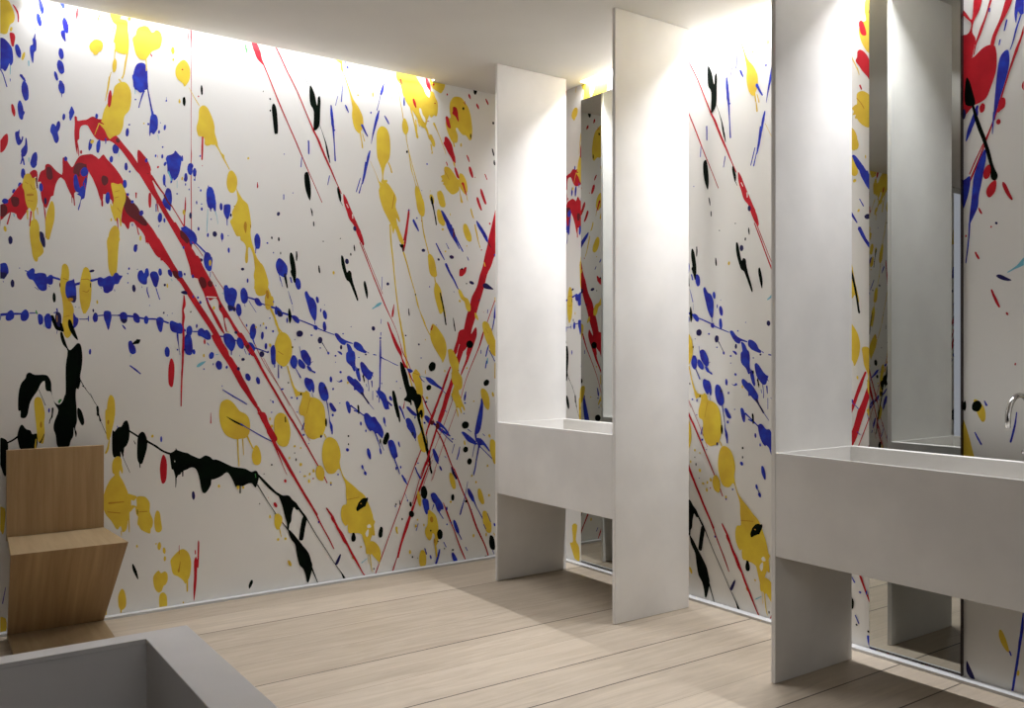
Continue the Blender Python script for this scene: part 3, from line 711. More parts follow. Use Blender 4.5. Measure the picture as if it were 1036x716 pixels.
yb2003,1699,7,0,0,-10
kp1756,1794,1769,1785,1781,1743,1788,1690,1784,1637,1774,1639,1767,1676,1756,1728,1751,1767
ks1790,1800,7,1791,1777,9.7,1790,1753,5.5
bp1692,1760,1712,1752,1732,1730,1741,1707,1736,1674,1722,1660,1705,1666,1688,1678,1676,1710,1678,1737
bs1692,1678,3.4,1702,1639,3.4
ns1726,1677,11,1732,1647,9.7,1737,1628,4.1
nb2082,1766,12,1,0,-15
kp2047,1794,2060,1790,2071,1746,2082,1706,2093,1717,2108,1707,2112,1680,2123,1639,2138,1598,2150,1557,2144,1550,2131,1577,2116,1611,2097,1651,2079,1664,2064,1698,2050,1745
nb2129,1952,9,4,5,-13
ws2116,2029,7.5,2117,2008,6
ws2079,2084,3.8,2090,2064,3.8
bb1630,1835,3,0,0,-3
kp2409,1886,2419,1884,2422,1902,2430,1899,2434,1885,2440,1868,2438,1845,2430,1842,2424,1862,2413,1872
ys2349,1993,10.2,2355,1891,8.9,2366,1801,8.3,2374,1722,7.7,2387,1608,7.7,2403,1495,8.3,2419,1409,11.6,2435,1335,12.9,2445,1266,12.9,2461,1180,9,2479,1105,9,2494,1058,9
ys2365,1994,8.9,2365,1970,8.9
yp2374,1989,2397,1991,2409,1964,2425,1930,2438,1897,2429,1885,2409,1901,2390,1951
ys2435,1839,10.4,2455,1783,8.5,2474,1721,7.9,2494,1659,6.6,2510,1613,5.9,2526,1550,10.5,2540,1510,3.9,2566,1452,10.5,2586,1406,6.6,2610,1366,5.9
rs2469,2086,5.2,2468,2066,12.8,2455,1967,12.8,2445,1897,12.8,2436,1851,8.9
bb2469,2086,7,1,0,-3
ms2435,1868,10.3,2434,1848,6.4
rs2133,1997,6.1,2154,1937,20.9,2169,1905,19.7,2181,1867,13.6
rs2160,1877,5.5,2190,1812,6.2,2236,1706,6.2,2270,1632,6.2,2308,1548,7.5,2333,1498,6.3,2377,1414,3.1,2403,1352,3.2,2429,1266,5.1,2461,1209,5.1,2487,1151,3.8
bs2499,2030,11.9,2517,2001,15.9,2534,1971,6.6
bb2523,2045,5,0,0,-5
rb2553,2031,3,0,0,-4
nb2566,1860,11,-3,-4,-10
ys2554,2057,5.4,2566,1970,7.4,2586,1896,6.7,2603,1839,6.1
yp2661,2104,2675,2109,2699,2075,2712,2041,2709,2018,2692,2015,2671,2038,2659,2072
bp2686,2101,2699,2102,2723,2072,2750,2032,2764,2004,2754,1997,2730,2022,2706,2052
bs2750,2021,19.5,2771,1981,16.8,2782,1961,12.5,2809,1918,9.8,2838,1872,8.4
ms2771,2004,7,2775,1969,12.5,2771,1945,5.5
yb2697,1994,8,1,0,-8
yb2749,2087,3,0,0,-8
yp2845,2037,2862,2039,2880,2013,2898,1973,2900,1943,2887,1933,2866,1943,2848,1975,2839,2010
ys2896,2135,7.2,2905,2100,10.1,2916,2077,5.1
ys2925,2041,7.3,2934,2000,10.2,2948,1946,6.6,2963,1902,5.1
yb2866,1907,4,0,0,-5
yb2716,1864,5,-2,-4,-6
nb2759,1833,14,-6,-6,-10
nb2669,1813,8,-4,-4,-6
bs2652,1906,8.1,2678,1861,10.9,2709,1813,5.4
bs2721,1912,4.1,2739,1880,5.5
bs2869,1841,5,2879,1821,5.7
bp2934,2063,2945,2061,2981,2022,3014,1975,3021,1939,3003,1950,2974,1991,2945,2031
bs3017,1945,8.7,3054,1893,5.9,3069,1857,5.9
rp2816,1763,2838,1765,2852,1777,2864,1778,2859,1747,2841,1728,2831,1722,2813,1724
rp3073,2140,3084,2153,3136,2207,3166,2198,3143,2103,3091,2006,3075,1986,3076,1882,3061,1844,3043,1794,3014,1743,2995,1675,2981,1632,2966,1589,2952,1552,2923,1460,2901,1400,2887,1327,2838,1267,2809,1297,2831,1345,2848,1417,2866,1489,2887,1544,2901,1599,2937,1661,2959,1734,2981,1790,2995,1852,3017,1927,3025,1970,3047,2045
yp2988,1815,2995,1813,3001,1792,2995,1791
rb3033,2056,6,0,0,-7
rb2972,1890,4,0,0,-5
bb3069,1866,5,0,0,-6
ms3021,1939,10.1,3043,1910,5.8
yp2597,1836,2617,1840,2641,1806,2654,1748,2656,1713,2627,1709,2607,1734,2598,1792
bs2719,1789,15.1,2747,1737,15,2775,1697,11,2792,1665,9.6,2805,1644,6.9
ys2641,1714,5.4,2646,1679,8.2
yp2648,1679,2665,1665,2685,1634,2693,1593,2702,1552,2712,1511,2719,1476,2709,1475,2699,1505,2688,1492,2675,1495,2658,1539,2644,1585,2637,1626,2641,1655
ks2680,1616,6.8,2688,1581,10.9,2699,1540,9.6,2709,1487,9.6,2719,1428,9.6
ks2770,1468,4.2,2777,1429,8.3,2784,1391,7
nb2901,1686,16,-6,-5,-9
np2988,1686,3010,1687,3039,1670,3061,1653,3032,1651,2995,1656,2981,1671
nb2956,1583,4,0,0,-8
yp2809,1645,2827,1631,2848,1599,2873,1588,2891,1552,2891,1516,2873,1512,2859,1533,2848,1569,2827,1583,2813,1609,2806,1630
yb2816,1572,8,0,0,-8
ys2927,1502,8.6,2934,1481,18.3,2946,1463,8.3
bb2607,1649,3,0,0,-4
bb2775,1626,3,0,0,-3
kb2864,1679,5,0,0,-4
kb2831,1766,8,0,0,-6
bp3073,1558,3078,1558,3075,1478,3061,1478
bs3069,1484,8.8,3060,1441,7.3,3047,1392,5.8
bs3019,1526,5.8,3016,1504,4.4
rs3076,1595,5.7,3043,1520,5.7,3014,1449,5.7,2995,1409,5.7,2977,1360,12.8,2955,1299,8.5,2923,1233,6.3,2887,1160,4.9,2852,1077,4.2,2824,987,4.2
rs2988,1513,2.2,2988,1507,2.2
ys3073,1601,10.4,3076,1580,8.9
yp2981,1445,2999,1455,3025,1440,3039,1410,3069,1349,3084,1312,3084,1245,3061,1245,3039,1263,3025,1300,3003,1342,2988,1385,2979,1421
os3003,1409,2.8,3019,1382,2.8
rp2927,1396,2937,1396,2936,1360,2909,1293,2891,1251,2873,1209,2852,1173,2827,1125,2825,1143,2859,1221,2869,1281,2880,1323,2898,1365
rs2627,1421,6.6,2617,1397,10.5
yp2624,1429,2644,1424,2671,1398,2706,1351,2721,1310,2723,1274,2716,1239,2697,1201,2688,1221,2658,1262,2631,1303,2614,1344,2611,1385
rs2629,1421,5.2,2619,1397,9.2
bb2654,1424,3,0,0,-2
bs2298,1691,3.1,2297,1651,3.7,2297,1618,1.9
nb2334,1653,10,0,0,-9
kp2185,1660,2193,1661,2203,1630,2209,1597,2207,1566,2201,1569,2190,1608,2183,1641
cp2236,1511,2252,1523,2267,1538,2289,1547,2294,1538,2277,1524,2258,1516,2239,1506
nb2243,1397,11,0,0,-13
bs2292,1451,3.1,2290,1426,3.7
bs2290,1375,5,2289,1358,5
rs2373,1538,3.2,2368,1501,11.4,2363,1467,10.1
rp2330,1435,2339,1432,2358,1387,2377,1353,2397,1313,2422,1268,2427,1233,2442,1205,2455,1176,2442,1176,2429,1199,2416,1239,2390,1279,2368,1325,2352,1370,2339,1404
rs2448,1188,7.5,2468,1153,8.9,2487,1112,7.5,2513,1077,6.3,2553,1018,6.4,2586,947,9,2613,900,5.8,2647,834,5.2
ks2468,1515,5.2,2472,1478,7.8
kb2513,1599,4,0,0,-6
bb2608,1649,3,0,0,-5
nb2449,1360,5,0,0,-5
yp529,1782,557,1790,577,1740,574,1723,566,1717,562,1699,557,1674,547,1676,538,1698,534,1731
np567,1790,586,1786,590,1752,585,1738,577,1757
nb450,1762,8,1,0,-17
bp400,1645,424,1660,437,1652,443,1619,433,1602,426,1588,417,1590,400,1606
np400,1617,436,1613,426,1591,400,1592
bs509,1629,5.6,519,1626,4.5
bp513,1617,527,1635,539,1643,547,1633,547,1619,567,1623,590,1620,597,1605,607,1615,620,1612,620,1577,607,1570,597,1574,595,1548,580,1540,564,1547,552,1566,539,1588,524,1593
bs618,1606,9.2,651,1596,9.2
bs714,1576,12.4,735,1584,10.2
bs780,1597,11.5,817,1607,8.1
kb626,1512,7,0,0,-22
nb458,1569,8,0,0,-17
bb486,1640,2,0,0,-3
bs421,1579,2.5,423,1573,2
bs547,1557,2.7,562,1544,2.7
bs605,1565,3.2,607,1560,2.6
yb758,1552,25,1,0,-116
os740,1600,3.5,764,1604,4.1,774,1599,3.5
os745,1548,2.9,764,1543,3.5,774,1555,2.7
ks779,1585,4.3,779,1567,4.3
yp659,1660,672,1671,685,1655,689,1621,685,1580,680,1551,690,1506,706,1472,708,1426,700,1356,690,1333,677,1327,664,1350,659,1390,664,1447,659,1505,651,1550,651,1590,656,1625
os664,1602,3.5,680,1597,3.5
os669,1425,2.8,690,1431,2.8
mb650,1571,3,0,0,-11
bp680,1589,700,1596,708,1602,712,1587,717,1565,719,1524,714,1495,706,1495,703,1512,682,1511,673,1534,673,1568
np682,1514,717,1524,714,1494,698,1495
ob694,1505,12,0,0,-9
bs409,1427,12.1,438,1430,12.2
bp431,1419,438,1438,453,1450,464,1436,463,1414,446,1401,433,1405
bs463,1433,10,492,1434,7.8
bp490,1431,500,1448,512,1454,523,1438,521,1415,507,1401,492,1406
bb405,1415,9,0,0,-19
bs527,1438,5.6,552,1439,4.5
bp559,1430,569,1435,580,1422,580,1394,567,1385,561,1399
bs625,1442,4.5,638,1447,6.3,637,1461,6.2
bp590,1431,607,1437,614,1412,613,1372,597,1369,587,1388
np633,1441,648,1444,656,1424,654,1378,641,1364,630,1389
os638,1430,3.1,638,1401,3.1
kp610,1426,623,1429,633,1401,643,1378,661,1378,667,1356,654,1358,633,1366,620,1395
bp706,1443,716,1426,728,1417,724,1391,711,1374,706,1379
nb800,1425,10,0,0,-25
bb791,1457,4,0,0,-8
bs732,1415,4.6,758,1416,4.6,770,1418,4.6
bs770,1430,4.3,770,1407,4.3
yb808,1498,4,0,0,-9
bs714,1472,3.5,716,1472,3.5
bs728,1469,2.3,732,1470,2.3
nb785,1643,11,3,1,-7
gs552,1450,5.1,556,1436,6.1
yp854,1806,906,1810,900,1774,893,1732,892,1703,884,1675,873,1672,870,1695,862,1718,854,1736
bb978,1763,9,1,0,-19
nb971,1569,8,0,0,-19
bp810,1610,824,1616,837,1611,859,1624,875,1622,884,1637,895,1641,906,1629,920,1627,909,1606,900,1587,884,1584,875,1557,862,1547,854,1541,837,1546,832,1570,818,1572,810,1586
bs781,1597,10.3,813,1607,9.2
bs824,1569,2.7,825,1561,2.2
bs884,1560,2.8,885,1551,2.2
bp987,1630,993,1652,1007,1659,1018,1644,1024,1665,1035,1669,1041,1639,1032,1621,1030,1593,1010,1591,993,1607
bp1044,1639,1055,1655,1076,1653,1087,1629,1084,1605,1076,1580,1064,1583,1053,1610
bb1092,1654,9,0,0,-18
bb949,1663,4,0,0,-7
bb943,1639,3,0,0,-4
bb944,1595,3,0,0,-4
bs1008,1580,2.8,1008,1574,2.3
bs1032,1578,3.4,1032,1557,5.8,1041,1527,4.7
bs1073,1574,4.7,1080,1550,4.7,1090,1520,4.7
bb1043,1489,2,0,0,-3
bp1128,1665,1140,1669,1149,1651,1146,1632,1131,1644
bb1189,1648,8,0,0,-18
bb1208,1650,5,0,0,-6
nb1114,1592,6,0,0,-7
yb1126,1589,4,0,0,-11
yb808,1497,4,0,0,-9
bb987,1662,3,0,0,-2
cs1143,1623,3.1,1149,1614,2.4
rp1024,1825,1076,1829,1114,1771,1155,1700,1196,1635,1226,1590,1257,1542,1349,1403,1399,1309,1386,1290,1336,1372,1275,1464,1226,1540,1190,1601,1167,1627,1131,1681,1102,1712,1095,1709,1087,1745,1070,1765,1067,1750,1058,1761,1044,1797,1030,1793
mp1149,1660,1167,1664,1184,1647,1187,1628,1167,1627,1155,1639
np1190,1561,1208,1568,1220,1562,1220,1549,1199,1552
nb791,1457,4,0,0,-8
bb800,1423,11,0,0,-22
bs810,1433,5.8,840,1436,5.9,900,1437,4.7
bp837,1452,851,1458,867,1453,870,1429,863,1400,858,1370,854,1370,845,1399,837,1423
bs900,1437,8.3,970,1433,9.6,1021,1424,8.5,1079,1422,7.3,1131,1405,8.6
bp907,1442,920,1454,936,1449,942,1431,936,1407,922,1401,910,1416
np910,1419,939,1419,936,1404,922,1400
bp967,1444,978,1451,995,1436,998,1409,987,1402,970,1414
bb1027,1418,10,0,0,-22
bp1074,1422,1090,1435,1108,1423,1106,1399,1099,1362,1087,1365,1077,1392
bp1136,1405,1146,1417,1167,1409,1196,1394,1196,1357,1167,1357,1143,1369
nb1109,1455,4,0,0,-6
bb1126,1443,2,0,0,-3
bb1149,1453,3,0,0,-2
cs917,1392,2.9,928,1377,3.5
bp1179,1665,1194,1660,1199,1642,1191,1632,1179,1641
bb1209,1650,4,0,0,-7
bb1248,1641,6,0,0,-10
bp1303,1741,1343,1743,1342,1693,1337,1674,1322,1673,1306,1697
bs1335,1668,3.1,1334,1642,2.5
yb1333,1713,7,0,0,-15
rp1221,1742,1273,1745,1297,1697,1328,1642,1359,1587,1384,1525,1422,1463,1460,1400,1499,1343,1538,1292,1564,1246,1544,1246,1512,1291,1467,1355,1428,1425,1416,1437,1406,1430,1419,1367,1409,1380,1397,1449,1378,1480,1375,1518,1359,1536,1334,1523,1322,1535,1303,1559,1279,1608,1267,1645,1242,1681
rp1294,1584,1316,1554,1328,1510,1353,1467,1378,1423,1406,1361,1397,1361,1372,1398,1340,1460,1319,1504,1306,1547
mb1297,1612,18,4,5,-28
mb1334,1608,12,4,4,-17
mb1385,1496,9,0,0,-10
ws1316,1541,6.3,1365,1540,5.1
yb1352,1486,6,0,0,-10
rs1343,1671,3.2,1372,1625,3.2,1412,1570,3.2,1447,1521,2.6,1486,1432,3.2,1544,1343,3.3,1584,1259,3.3,1630,1175,2.6,1684,1095,2.7,1752,988,2.7,1821,866,2.7,1864,783,2
bp1403,1598,1419,1605,1428,1590,1447,1594,1467,1579,1470,1553,1460,1515,1454,1495,1441,1495,1447,1476,1431,1476,1422,1507,1409,1526,1404,1557
np1422,1501,1454,1495,1463,1483,1457,1470,1441,1482,1431,1469
bb1479,1480,15,0,0,-33
bp1489,1580,1505,1596,1521,1578,1528,1543,1518,1517,1499,1516,1489,1541
bs1525,1546,7.8,1564,1537,7.8
bp1561,1541,1580,1545,1594,1526,1602,1513,1594,1503,1577,1506,1564,1521
bs1597,1516,6.6,1670,1497,6.6
bb1677,1483,9,0,0,-22
bs1531,1530,2.6,1551,1498,2.6,1570,1470,2.7
bs1508,1513,2,1512,1497,2.6
yp1561,1757,1577,1739,1603,1721,1620,1683,1620,1644,1607,1607,1584,1609,1567,1593,1559,1595,1563,1628,1557,1660,1565,1712
ys1610,1607,9.4,1630,1579,9.5
yb1634,1533,20,1,0,-46
ob1630,1566,8,2,4,-23
os1617,1513,3.9,1643,1508,4
ys1647,1488,9.4,1670,1443,10.8,1684,1397,9.5,1718,1358,8.1
nb1499,1691,9,1,0,-8
bb1525,1633,5,0,0,-12
nb1663,1529,3,0,0,-5
bb1643,1441,4,0,0,-4
bb1553,1369,18,0,0,-40
bs1551,1337,9.2,1561,1305,5.3
bb1603,1349,8,0,0,-21
bb1623,1390,5,0,0,-8
bb1660,1373,5,0,0,-6
bb1593,1402,3,0,0,-5
bb1520,1401,4,0,0,-8
yb1609,1411,5,0,0,-7
yb1569,1392,5,0,0,-6
nb1465,1363,9,0,0,-8
bb1267,1393,5,0,0,-11
bp1273,1371,1291,1384,1306,1372,1319,1375,1335,1353,1335,1328,1316,1325,1291,1340,1273,1346
bs1248,1365,6.2,1273,1365,6.2
bs1340,1344,6.3,1403,1342,7.6
bp1400,1348,1412,1358,1435,1355,1454,1336,1463,1310,1454,1278,1441,1266,1422,1285,1406,1310
bb1485,1311,17,3,5,-26
bs1454,1326,6.4,1479,1317,6.4
bb1231,1368,16,0,0,-25
bp1212,1346,1233,1349,1245,1315,1247,1265,1236,1247,1212,1256,1203,1302
bb1183,1382,13,0,0,-27
bp1194,1382,1212,1376,1212,1364,1194,1370
rs1205,1543,6,1206,1500,14.4,1200,1469,8.4,1203,1438,14.4,1200,1395,9.6,1203,1339,10.8,1201,1290,10.8,1199,1210,9.6,1194,1129,7.2,1191,994,6
bb1285,1512,6,0,0,-9
bb1273,1536,5,0,0,-6
bb1250,1540,4,0,0,-7
bs1316,1535,3.8,1325,1516,3.8
kb1238,1463,4,0,0,-4
bb1362,1600,2,0,0,-5
cs1394,1562,3.2,1403,1560,2.6
yb1425,1365,5,0,0,-3
yb1643,1302,5,0,0,-7
rb1306,1315,5,0,0,-14
bs1319,1309,3.7,1327,1297,3.7
bs1756,1661,8.3,1763,1634,7
bb1798,1629,15,3,6,-33
ks1763,1694,18.2,1776,1665,19.6,1781,1635,5.6
ks1722,1666,5.5,1732,1636,12.4,1739,1604,5.5
bs1698,1661,3.4,1712,1609,2.7
bs1743,1587,2.1,1753,1558,4.2,1765,1519,4.9
bs1767,1512,1.4,1769,1479,1.4
bp1836,1584,1847,1592,1858,1575,1868,1562,1886,1553,1902,1523,1905,1489,1900,1439,1886,1438,1865,1475,1851,1521,1839,1561
bs1893,1435,4.3,1894,1415,3.6
bb1908,1547,8,1,3,-20
bb1952,1467,11,2,5,-27
bb1950,1403,10,2,5,-28
bb1928,1491,4,0,0,-11
bb1950,1521,2,0,0,-3
bs1651,1497,5.3,1668,1494,5.3
bp1671,1496,1688,1500,1712,1474,1712,1454,1692,1450,1675,1473
np1681,1483,1702,1477,1709,1454,1692,1454
bs1712,1471,9.3,1763,1456,10.7
bp1760,1455,1784,1458,1806,1437,1801,1417,1781,1426
bs1801,1437,6.1,1889,1405,6.8,1918,1389,5.5,2005,1359,4.1
bb1898,1396,11,-10,-8,-8
bb1737,1432,5,0,0,-15
kp1746,1493,1753,1492,1762,1452,1755,1418,1748,1425,1743,1465
nb1807,1362,17,-4,-5,-18
nb1924,1328,13,-5,-6,-17
ns1936,1314,5.7,1954,1287,3.6,1973,1255,5
bb1874,1354,6,0,0,-5
bb1659,1372,5,0,0,-6
bb1642,1441,3,0,0,-3
bb1663,1528,3,0,0,-6
bb1780,1330,3,0,0,-3
bb2059,1365,5,0,0,-4
bb2107,1405,4,0,0,-2
bb1925,1286,5,0,0,-4
bp2008,1363,2027,1366,2049,1343,2075,1329,2116,1314,2112,1309,2079,1315,2071,1303,2049,1308,2027,1329
bp2082,1295,2079,1312,2101,1302,2116,1274,2132,1247,2132,1205,2135,1164,2123,1157,2108,1184,2079,1212,2077,1257,2087,1267
bp2123,1316,2146,1319,2172,1302,2188,1274,2199,1261,2192,1257,2161,1267,2135,1281
nb2047,1290,7,0,0,-14
bp2025,1267,2041,1267,2053,1257,2049,1247
bb2014,1243,6,0,0,-5
bp1815,1270,1840,1274,1861,1247,1872,1213,1868,1193,1854,1190,1829,1213,1815,1240
bs1806,1293,2.8,1811,1267,2.1
bp1767,1240,1784,1243,1791,1214,1791,1187,1774,1177,1756,1200
ys1651,1489,9.5,1675,1430,10.2,1695,1365,9.5
yp1688,1358,1712,1369,1739,1356,1760,1320,1765,1267,1756,1227,1732,1191,1709,1188,1678,1214,1665,1253,1668,1299
os1688,1267,3.3,1715,1250,4
bp1648,1286,1668,1299,1665,1240,1668,1201,1654,1201,1648,1240
kb1767,1289,4,0,0,-7
yb1645,1298,7,0,0,-9
bb1633,1263,5,0,0,-7
kp651,1351,659,1354,669,1323,682,1283,693,1271,711,1289,724,1303,737,1295,744,1254,743,1202,735,1150,737,1126,728,1089,719,1092,716,1057,719,1011,721,965,721,936,714,907,721,884,716,866,708,913,706,873,695,850,685,822,641,825,633,877,623,911,628,945,643,991,628,1025,613,1077,597,1083,590,1095,587,1129,572,1118,557,1084,539,1056,527,1029,519,984,512,967,502,962,490,968,490,996,480,1002,482,1075,492,1119,509,1142,514,1161,527,1169,547,1158,592,1157,607,1140,614,1117,615,1083,625,1037,643,1019,659,1030,669,1059,674,1081,674,1196,682,1266,664,1294,654,1323
kp685,1410,695,1410,706,1381,716,1352,726,1318,711,1329,693,1358,684,1386
ks654,1392,10.5,661,1363,10.5
ks736,1132,3.2,753,1097,3.2,780,1056,1.6,807,1008,2.2
bb777,1263,5,0,0,-15
bp585,1424,613,1425,614,1391,602,1371,590,1379
bs639,1363,2.6,637,1346,2.1
cs580,1390,2.6,587,1376,2.6
ks563,1090,2,590,1018,2.5
bp837,1436,870,1437,866,1402,860,1372,855,1372,848,1401
bp945,1308,959,1317,967,1302,978,1284,980,1260,964,1251,950,1266
ks967,1302,8.2,984,1311,20,993,1317,20
bs953,1197,5.8,976,1179,8.2,1001,1157,5.8
bb1125,1263,13,1,2,-24
rp1140,1227,1150,1227,1159,1199,1159,1150,1152,1095,1140,1092,1131,1114,1131,1181
bs1174,1356,8.3,1175,1331,8.3,1180,1291,3,1186,1248,2.4
bb1174,1274,4,0,0,-5
bs920,1391,4,928,1379,8,934,1370,2.3
cs956,1251,2.8,956,1239,2.2
bb1220,1316,12,0,0,-35
nb1208,1274,5,0,0,-6
bp1155,1395,1196,1396,1196,1356,1172,1356,1149,1371
yb869,991,19,-2,-3,-66
ks778,1067,2.2,799,1020,2.2
bb1253,1264,8,2,3,-13
bb1340,1245,12,-2,-3,-19
bb1378,1196,15,3,5,-25
bb1349,1201,3,0,0,-6
bb1417,1185,6,0,0,-8
bb1303,1177,4,0,0,-4
bb1394,1090,3,0,0,-3
yb1302,1245,5,0,0,-9
cp1267,1193,1282,1208,1313,1217,1291,1195,1273,1186
cs1362,1249,3.8,1375,1252,3.2
nb1501,1225,10,0,0,-8
bb1527,1133,13,3,5,-20
bb1580,1114,11,3,5,-18
nb1600,1252,12,-3,-4,-16
bs1551,1287,9.1,1584,1278,6.5,1633,1260,5.9
bp1470,1312,1486,1332,1505,1306,1502,1281,1483,1284
bp1518,1306,1544,1313,1564,1287,1561,1268,1544,1261,1528,1278
bs1508,1277,3.9,1518,1252,3.2
bs1441,1287,6.4,1441,1249,5.1
bs1483,1249,1.9,1486,1239,1.9
bp1650,1281,1664,1298,1674,1275,1674,1229,1674,1199,1660,1209,1652,1242
bs1669,1199,4,1669,1183,5.4
bb1622,1294,7,0,0,-18
yb1645,1298,5,0,0,-10
bb1534,1252,4,0,0,-6
rp1340,1343,1378,1350,1397,1312,1422,1274,1431,1245,1444,1233,1460,1207,1479,1178,1499,1133,1525,1088,1551,1035,1577,989,1577,964,1551,994,1518,1043,1486,1088,1454,1147,1422,1204,1384,1261
rs1574,977,10.4,1597,917,7.8,1623,871,10.4,1643,831,19.5,1660,803,18.3,1677,770,11.8,1718,695,10.5,1752,633,10.5,1801,556,10.6,1842,486,9.3,1892,400,9.4,1935,315,6.8,1971,250,6.8,2004,184,5.5
rs1580,976,9.1,1610,923,7.8,1640,863,7.8,1660,817,7.9
rs1486,1357,18.1,1525,1300,19.5,1564,1242,15.7,1617,1144,13.2,1684,1032,11.9,1731,951,12,1787,863,10.7,1835,781,8.8,1878,704,7.5,1935,606,6.2,1964,549,5.5
nb1477,1177,8,0,0,-11
mb1525,1290,9,0,0,-13
bs1397,1071,3.8,1441,1042,6.3,1486,1015,6.3,1521,993,5.1
rs1609,1232,2,1643,1170,2.7,1680,1104,2.7,1752,977,2
yp1381,977,1390,1008,1419,1021,1447,1006,1470,977,1486,957,1515,943,1534,913,1538,868,1531,836,1512,818,1492,816,1467,814,1441,822,1409,843,1387,888,1379,939
kp1414,934,1447,917,1486,896,1505,883,1499,880,1454,903
bs1489,893,7.5,1531,865,3.8,1577,837,5.7,1630,805,3.8
rs1337,956,1.9,1337,928,4.3,1337,903,6.2
bb1660,1000,5,0,0,-7
bb1647,1010,3,0,0,-3
bb1652,946,5,0,0,-3
yb1643,910,5,0,0,-7
bp1812,1269,1840,1269,1868,1235,1870,1215,1854,1212,1833,1229,1815,1249
bs1861,1202,3.4,1882,1212,2.7
bp1798,1219,1808,1226,1826,1212,1839,1192,1836,1175,1822,1175,1801,1192
bp1753,1209,1767,1246,1788,1236,1795,1209,1784,1176,1767,1179
bs1784,1176,4.1,1798,1152,5.5,1813,1126,8.2
bp1847,1189,1865,1185,1879,1165,1895,1158,1895,1148,1875,1158,1858,1165
bp1833,1115,1843,1127,1861,1121,1879,1114,1891,1081,1889,1047,1882,1044,1875,1061,1868,1048,1851,1061,1836,1088
bs1877,1041,2.8,1884,1020,2.1
bp1918,1094,1932,1101,1950,1090,1968,1052,1974,1018,1968,1004,1961,998,1943,998,1925,1019,1914,1060
nb1954,1069,7,1,2,-9
bs1961,998,5.7,1968,964,5,1976,916,3.6,1979,888,5.7,1989,854,15.8,1994,820,7.2
bs1958,1001,4.2,1968,977,3.5
bp1976,980,1990,985,2008,962,2019,943,2008,935,1990,946
bb1997,918,7,0,0,-8
bb1987,1114,8,1,2,-16
bp2019,1109,2034,1102,2049,1112,2055,1101,2034,1097
bb2000,1061,6,0,0,-7
bb2044,1153,6,3,4,-7
bb2014,1208,3,0,0,-3
bb1971,1258,6,2,3,-8
bb2014,1243,6,0,0,-5
bb2039,982,4,0,0,-3
bs1654,1007,3.3,1660,999,3.3
bb1652,946,4,0,0,-3
bs1703,1065,6.6,1714,1068,9.3
bb1762,1020,6,0,0,-5
bb1793,1016,4,0,0,-8
bb1792,942,4,0,0,-3
kb1744,1100,4,0,0,-5
bs1690,1196,4.1,1690,1127,6.8
bs1705,1186,8.1,1707,1177,5.4
bs1668,1197,5.4,1669,1183,5.4
ys1739,1189,8.2,1753,1136,6.8,1770,1083,9.6,1788,1049,13.6
yp1774,1063,1788,1066,1798,1053,1833,1048,1843,1055,1861,1044,1868,1021,1893,1017,1925,999,1947,964,1954,917,1955,862,1947,829,1932,802,1911,797,1886,790,1861,800,1840,827,1833,868,1833,915,1808,929,1804,963,1812,989,1822,1029,1798,1029,1788,1023,1781,1036
kb1814,1038,5,0,0,-8
kb1958,879,6,0,0,-24
os1847,934,2.8,1858,981,2.8,1868,1011,2.8
bs1832,881,5.7,1821,845,6.4
yp1665,876,1671,921,1695,942,1726,932,1746,892,1755,845,1753,805,1739,767,1715,761,1688,776,1671,816
ks1727,918,6.1,1729,891,6.1
yb1653,873,8,0,0,-8
yb1644,913,5,0,0,-7
nb1929,805,7,0,0,-8
bb1827,818,4,0,0,-3
bp2079,1235,2082,1263,2123,1270,2132,1242,2132,1221,2123,1200,2108,1214
bs2123,1200,5.9,2135,1180,4.4
bp2082,1125,2097,1132,2131,1107,2169,1075,2184,1054,2176,1040,2157,1041,2123,1069,2090,1101
ns2169,1047,17.7,2184,1019,7.4,2199,994,5.9
bp2161,1200,2176,1208,2199,1186,2222,1151,2218,1123,2195,1123,2172,1151
bp2135,1166,2150,1173,2161,1138,2165,1103,2154,1103,2138,1138
ks2180,1137,6.1,2186,1103,9.1
bp2075,987,2090,990,2105,959,2102,925,2090,928,2079,960
bs2105,966,9.8,2146,937,7,2184,908,7.1
ks2150,964,10.5,2154,923,9
bb2166,864,6,1,2,-12
kb2090,798,4,0,0,-6
yb2087,1094,6,0,0,-8
bp2124,1319,2145,1319,2172,1297,2187,1278,2203,1266,2193,1261,2172,1269,2148,1277,2124,1291
nb2196,1250,6,0,0,-5
bs2206,1264,4,2215,1258,3.4
bs2244,1250,6.8,2261,1247,4.5
bs2286,1238,9.3,2305,1227,5.8,2339,1213,3.5,2371,1198,4.6,2398,1187,4.6
bb2287,1343,6,0,0,-8
bs2287,1331,7.5,2287,1241,12.5,2285,1157,8.7,2283,1066,8.7,2278,979,5
bb2154,1234,5,0,0,-3
bp2163,1197,2172,1211,2190,1191,2212,1169,2230,1154,2243,1149,2239,1135,2246,1121,2236,1129,2230,1112,2215,1107,2203,1113,2184,1135,2169,1163
bs2209,1107,3.7,2215,1068,3.7,2214,1046,4.9
bs2233,1101,8.6,2236,1067,4.9
bs2199,1085,3.6,2203,1068,3.7
bp2136,1175,2145,1175,2154,1141,2166,1113,2160,1100,2145,1119
ks2179,1130,8.5,2187,1096,4.8
kb2153,1166,5,0,0,-9
bp2124,1114,2148,1103,2172,1074,2184,1052,2178,1024,2163,1030,2136,1053,2124,1053
ns2172,1035,14.1,2190,1007,8.2,2212,981,5.8
bp2255,1050,2267,1044,2277,1067,2283,1050,2302,1038,2320,1020,2330,992,2339,975,2339,941,2314,941,2295,987,2274,1016
bb2267,1013,4,1,3,-7
bp2346,1014,2358,1008,2362,985,2352,991
bs2239,1045,3.7,2239,994,3.7
bb2295,1086,3,0,0,-5
bb2390,1096,4,0,0,-5
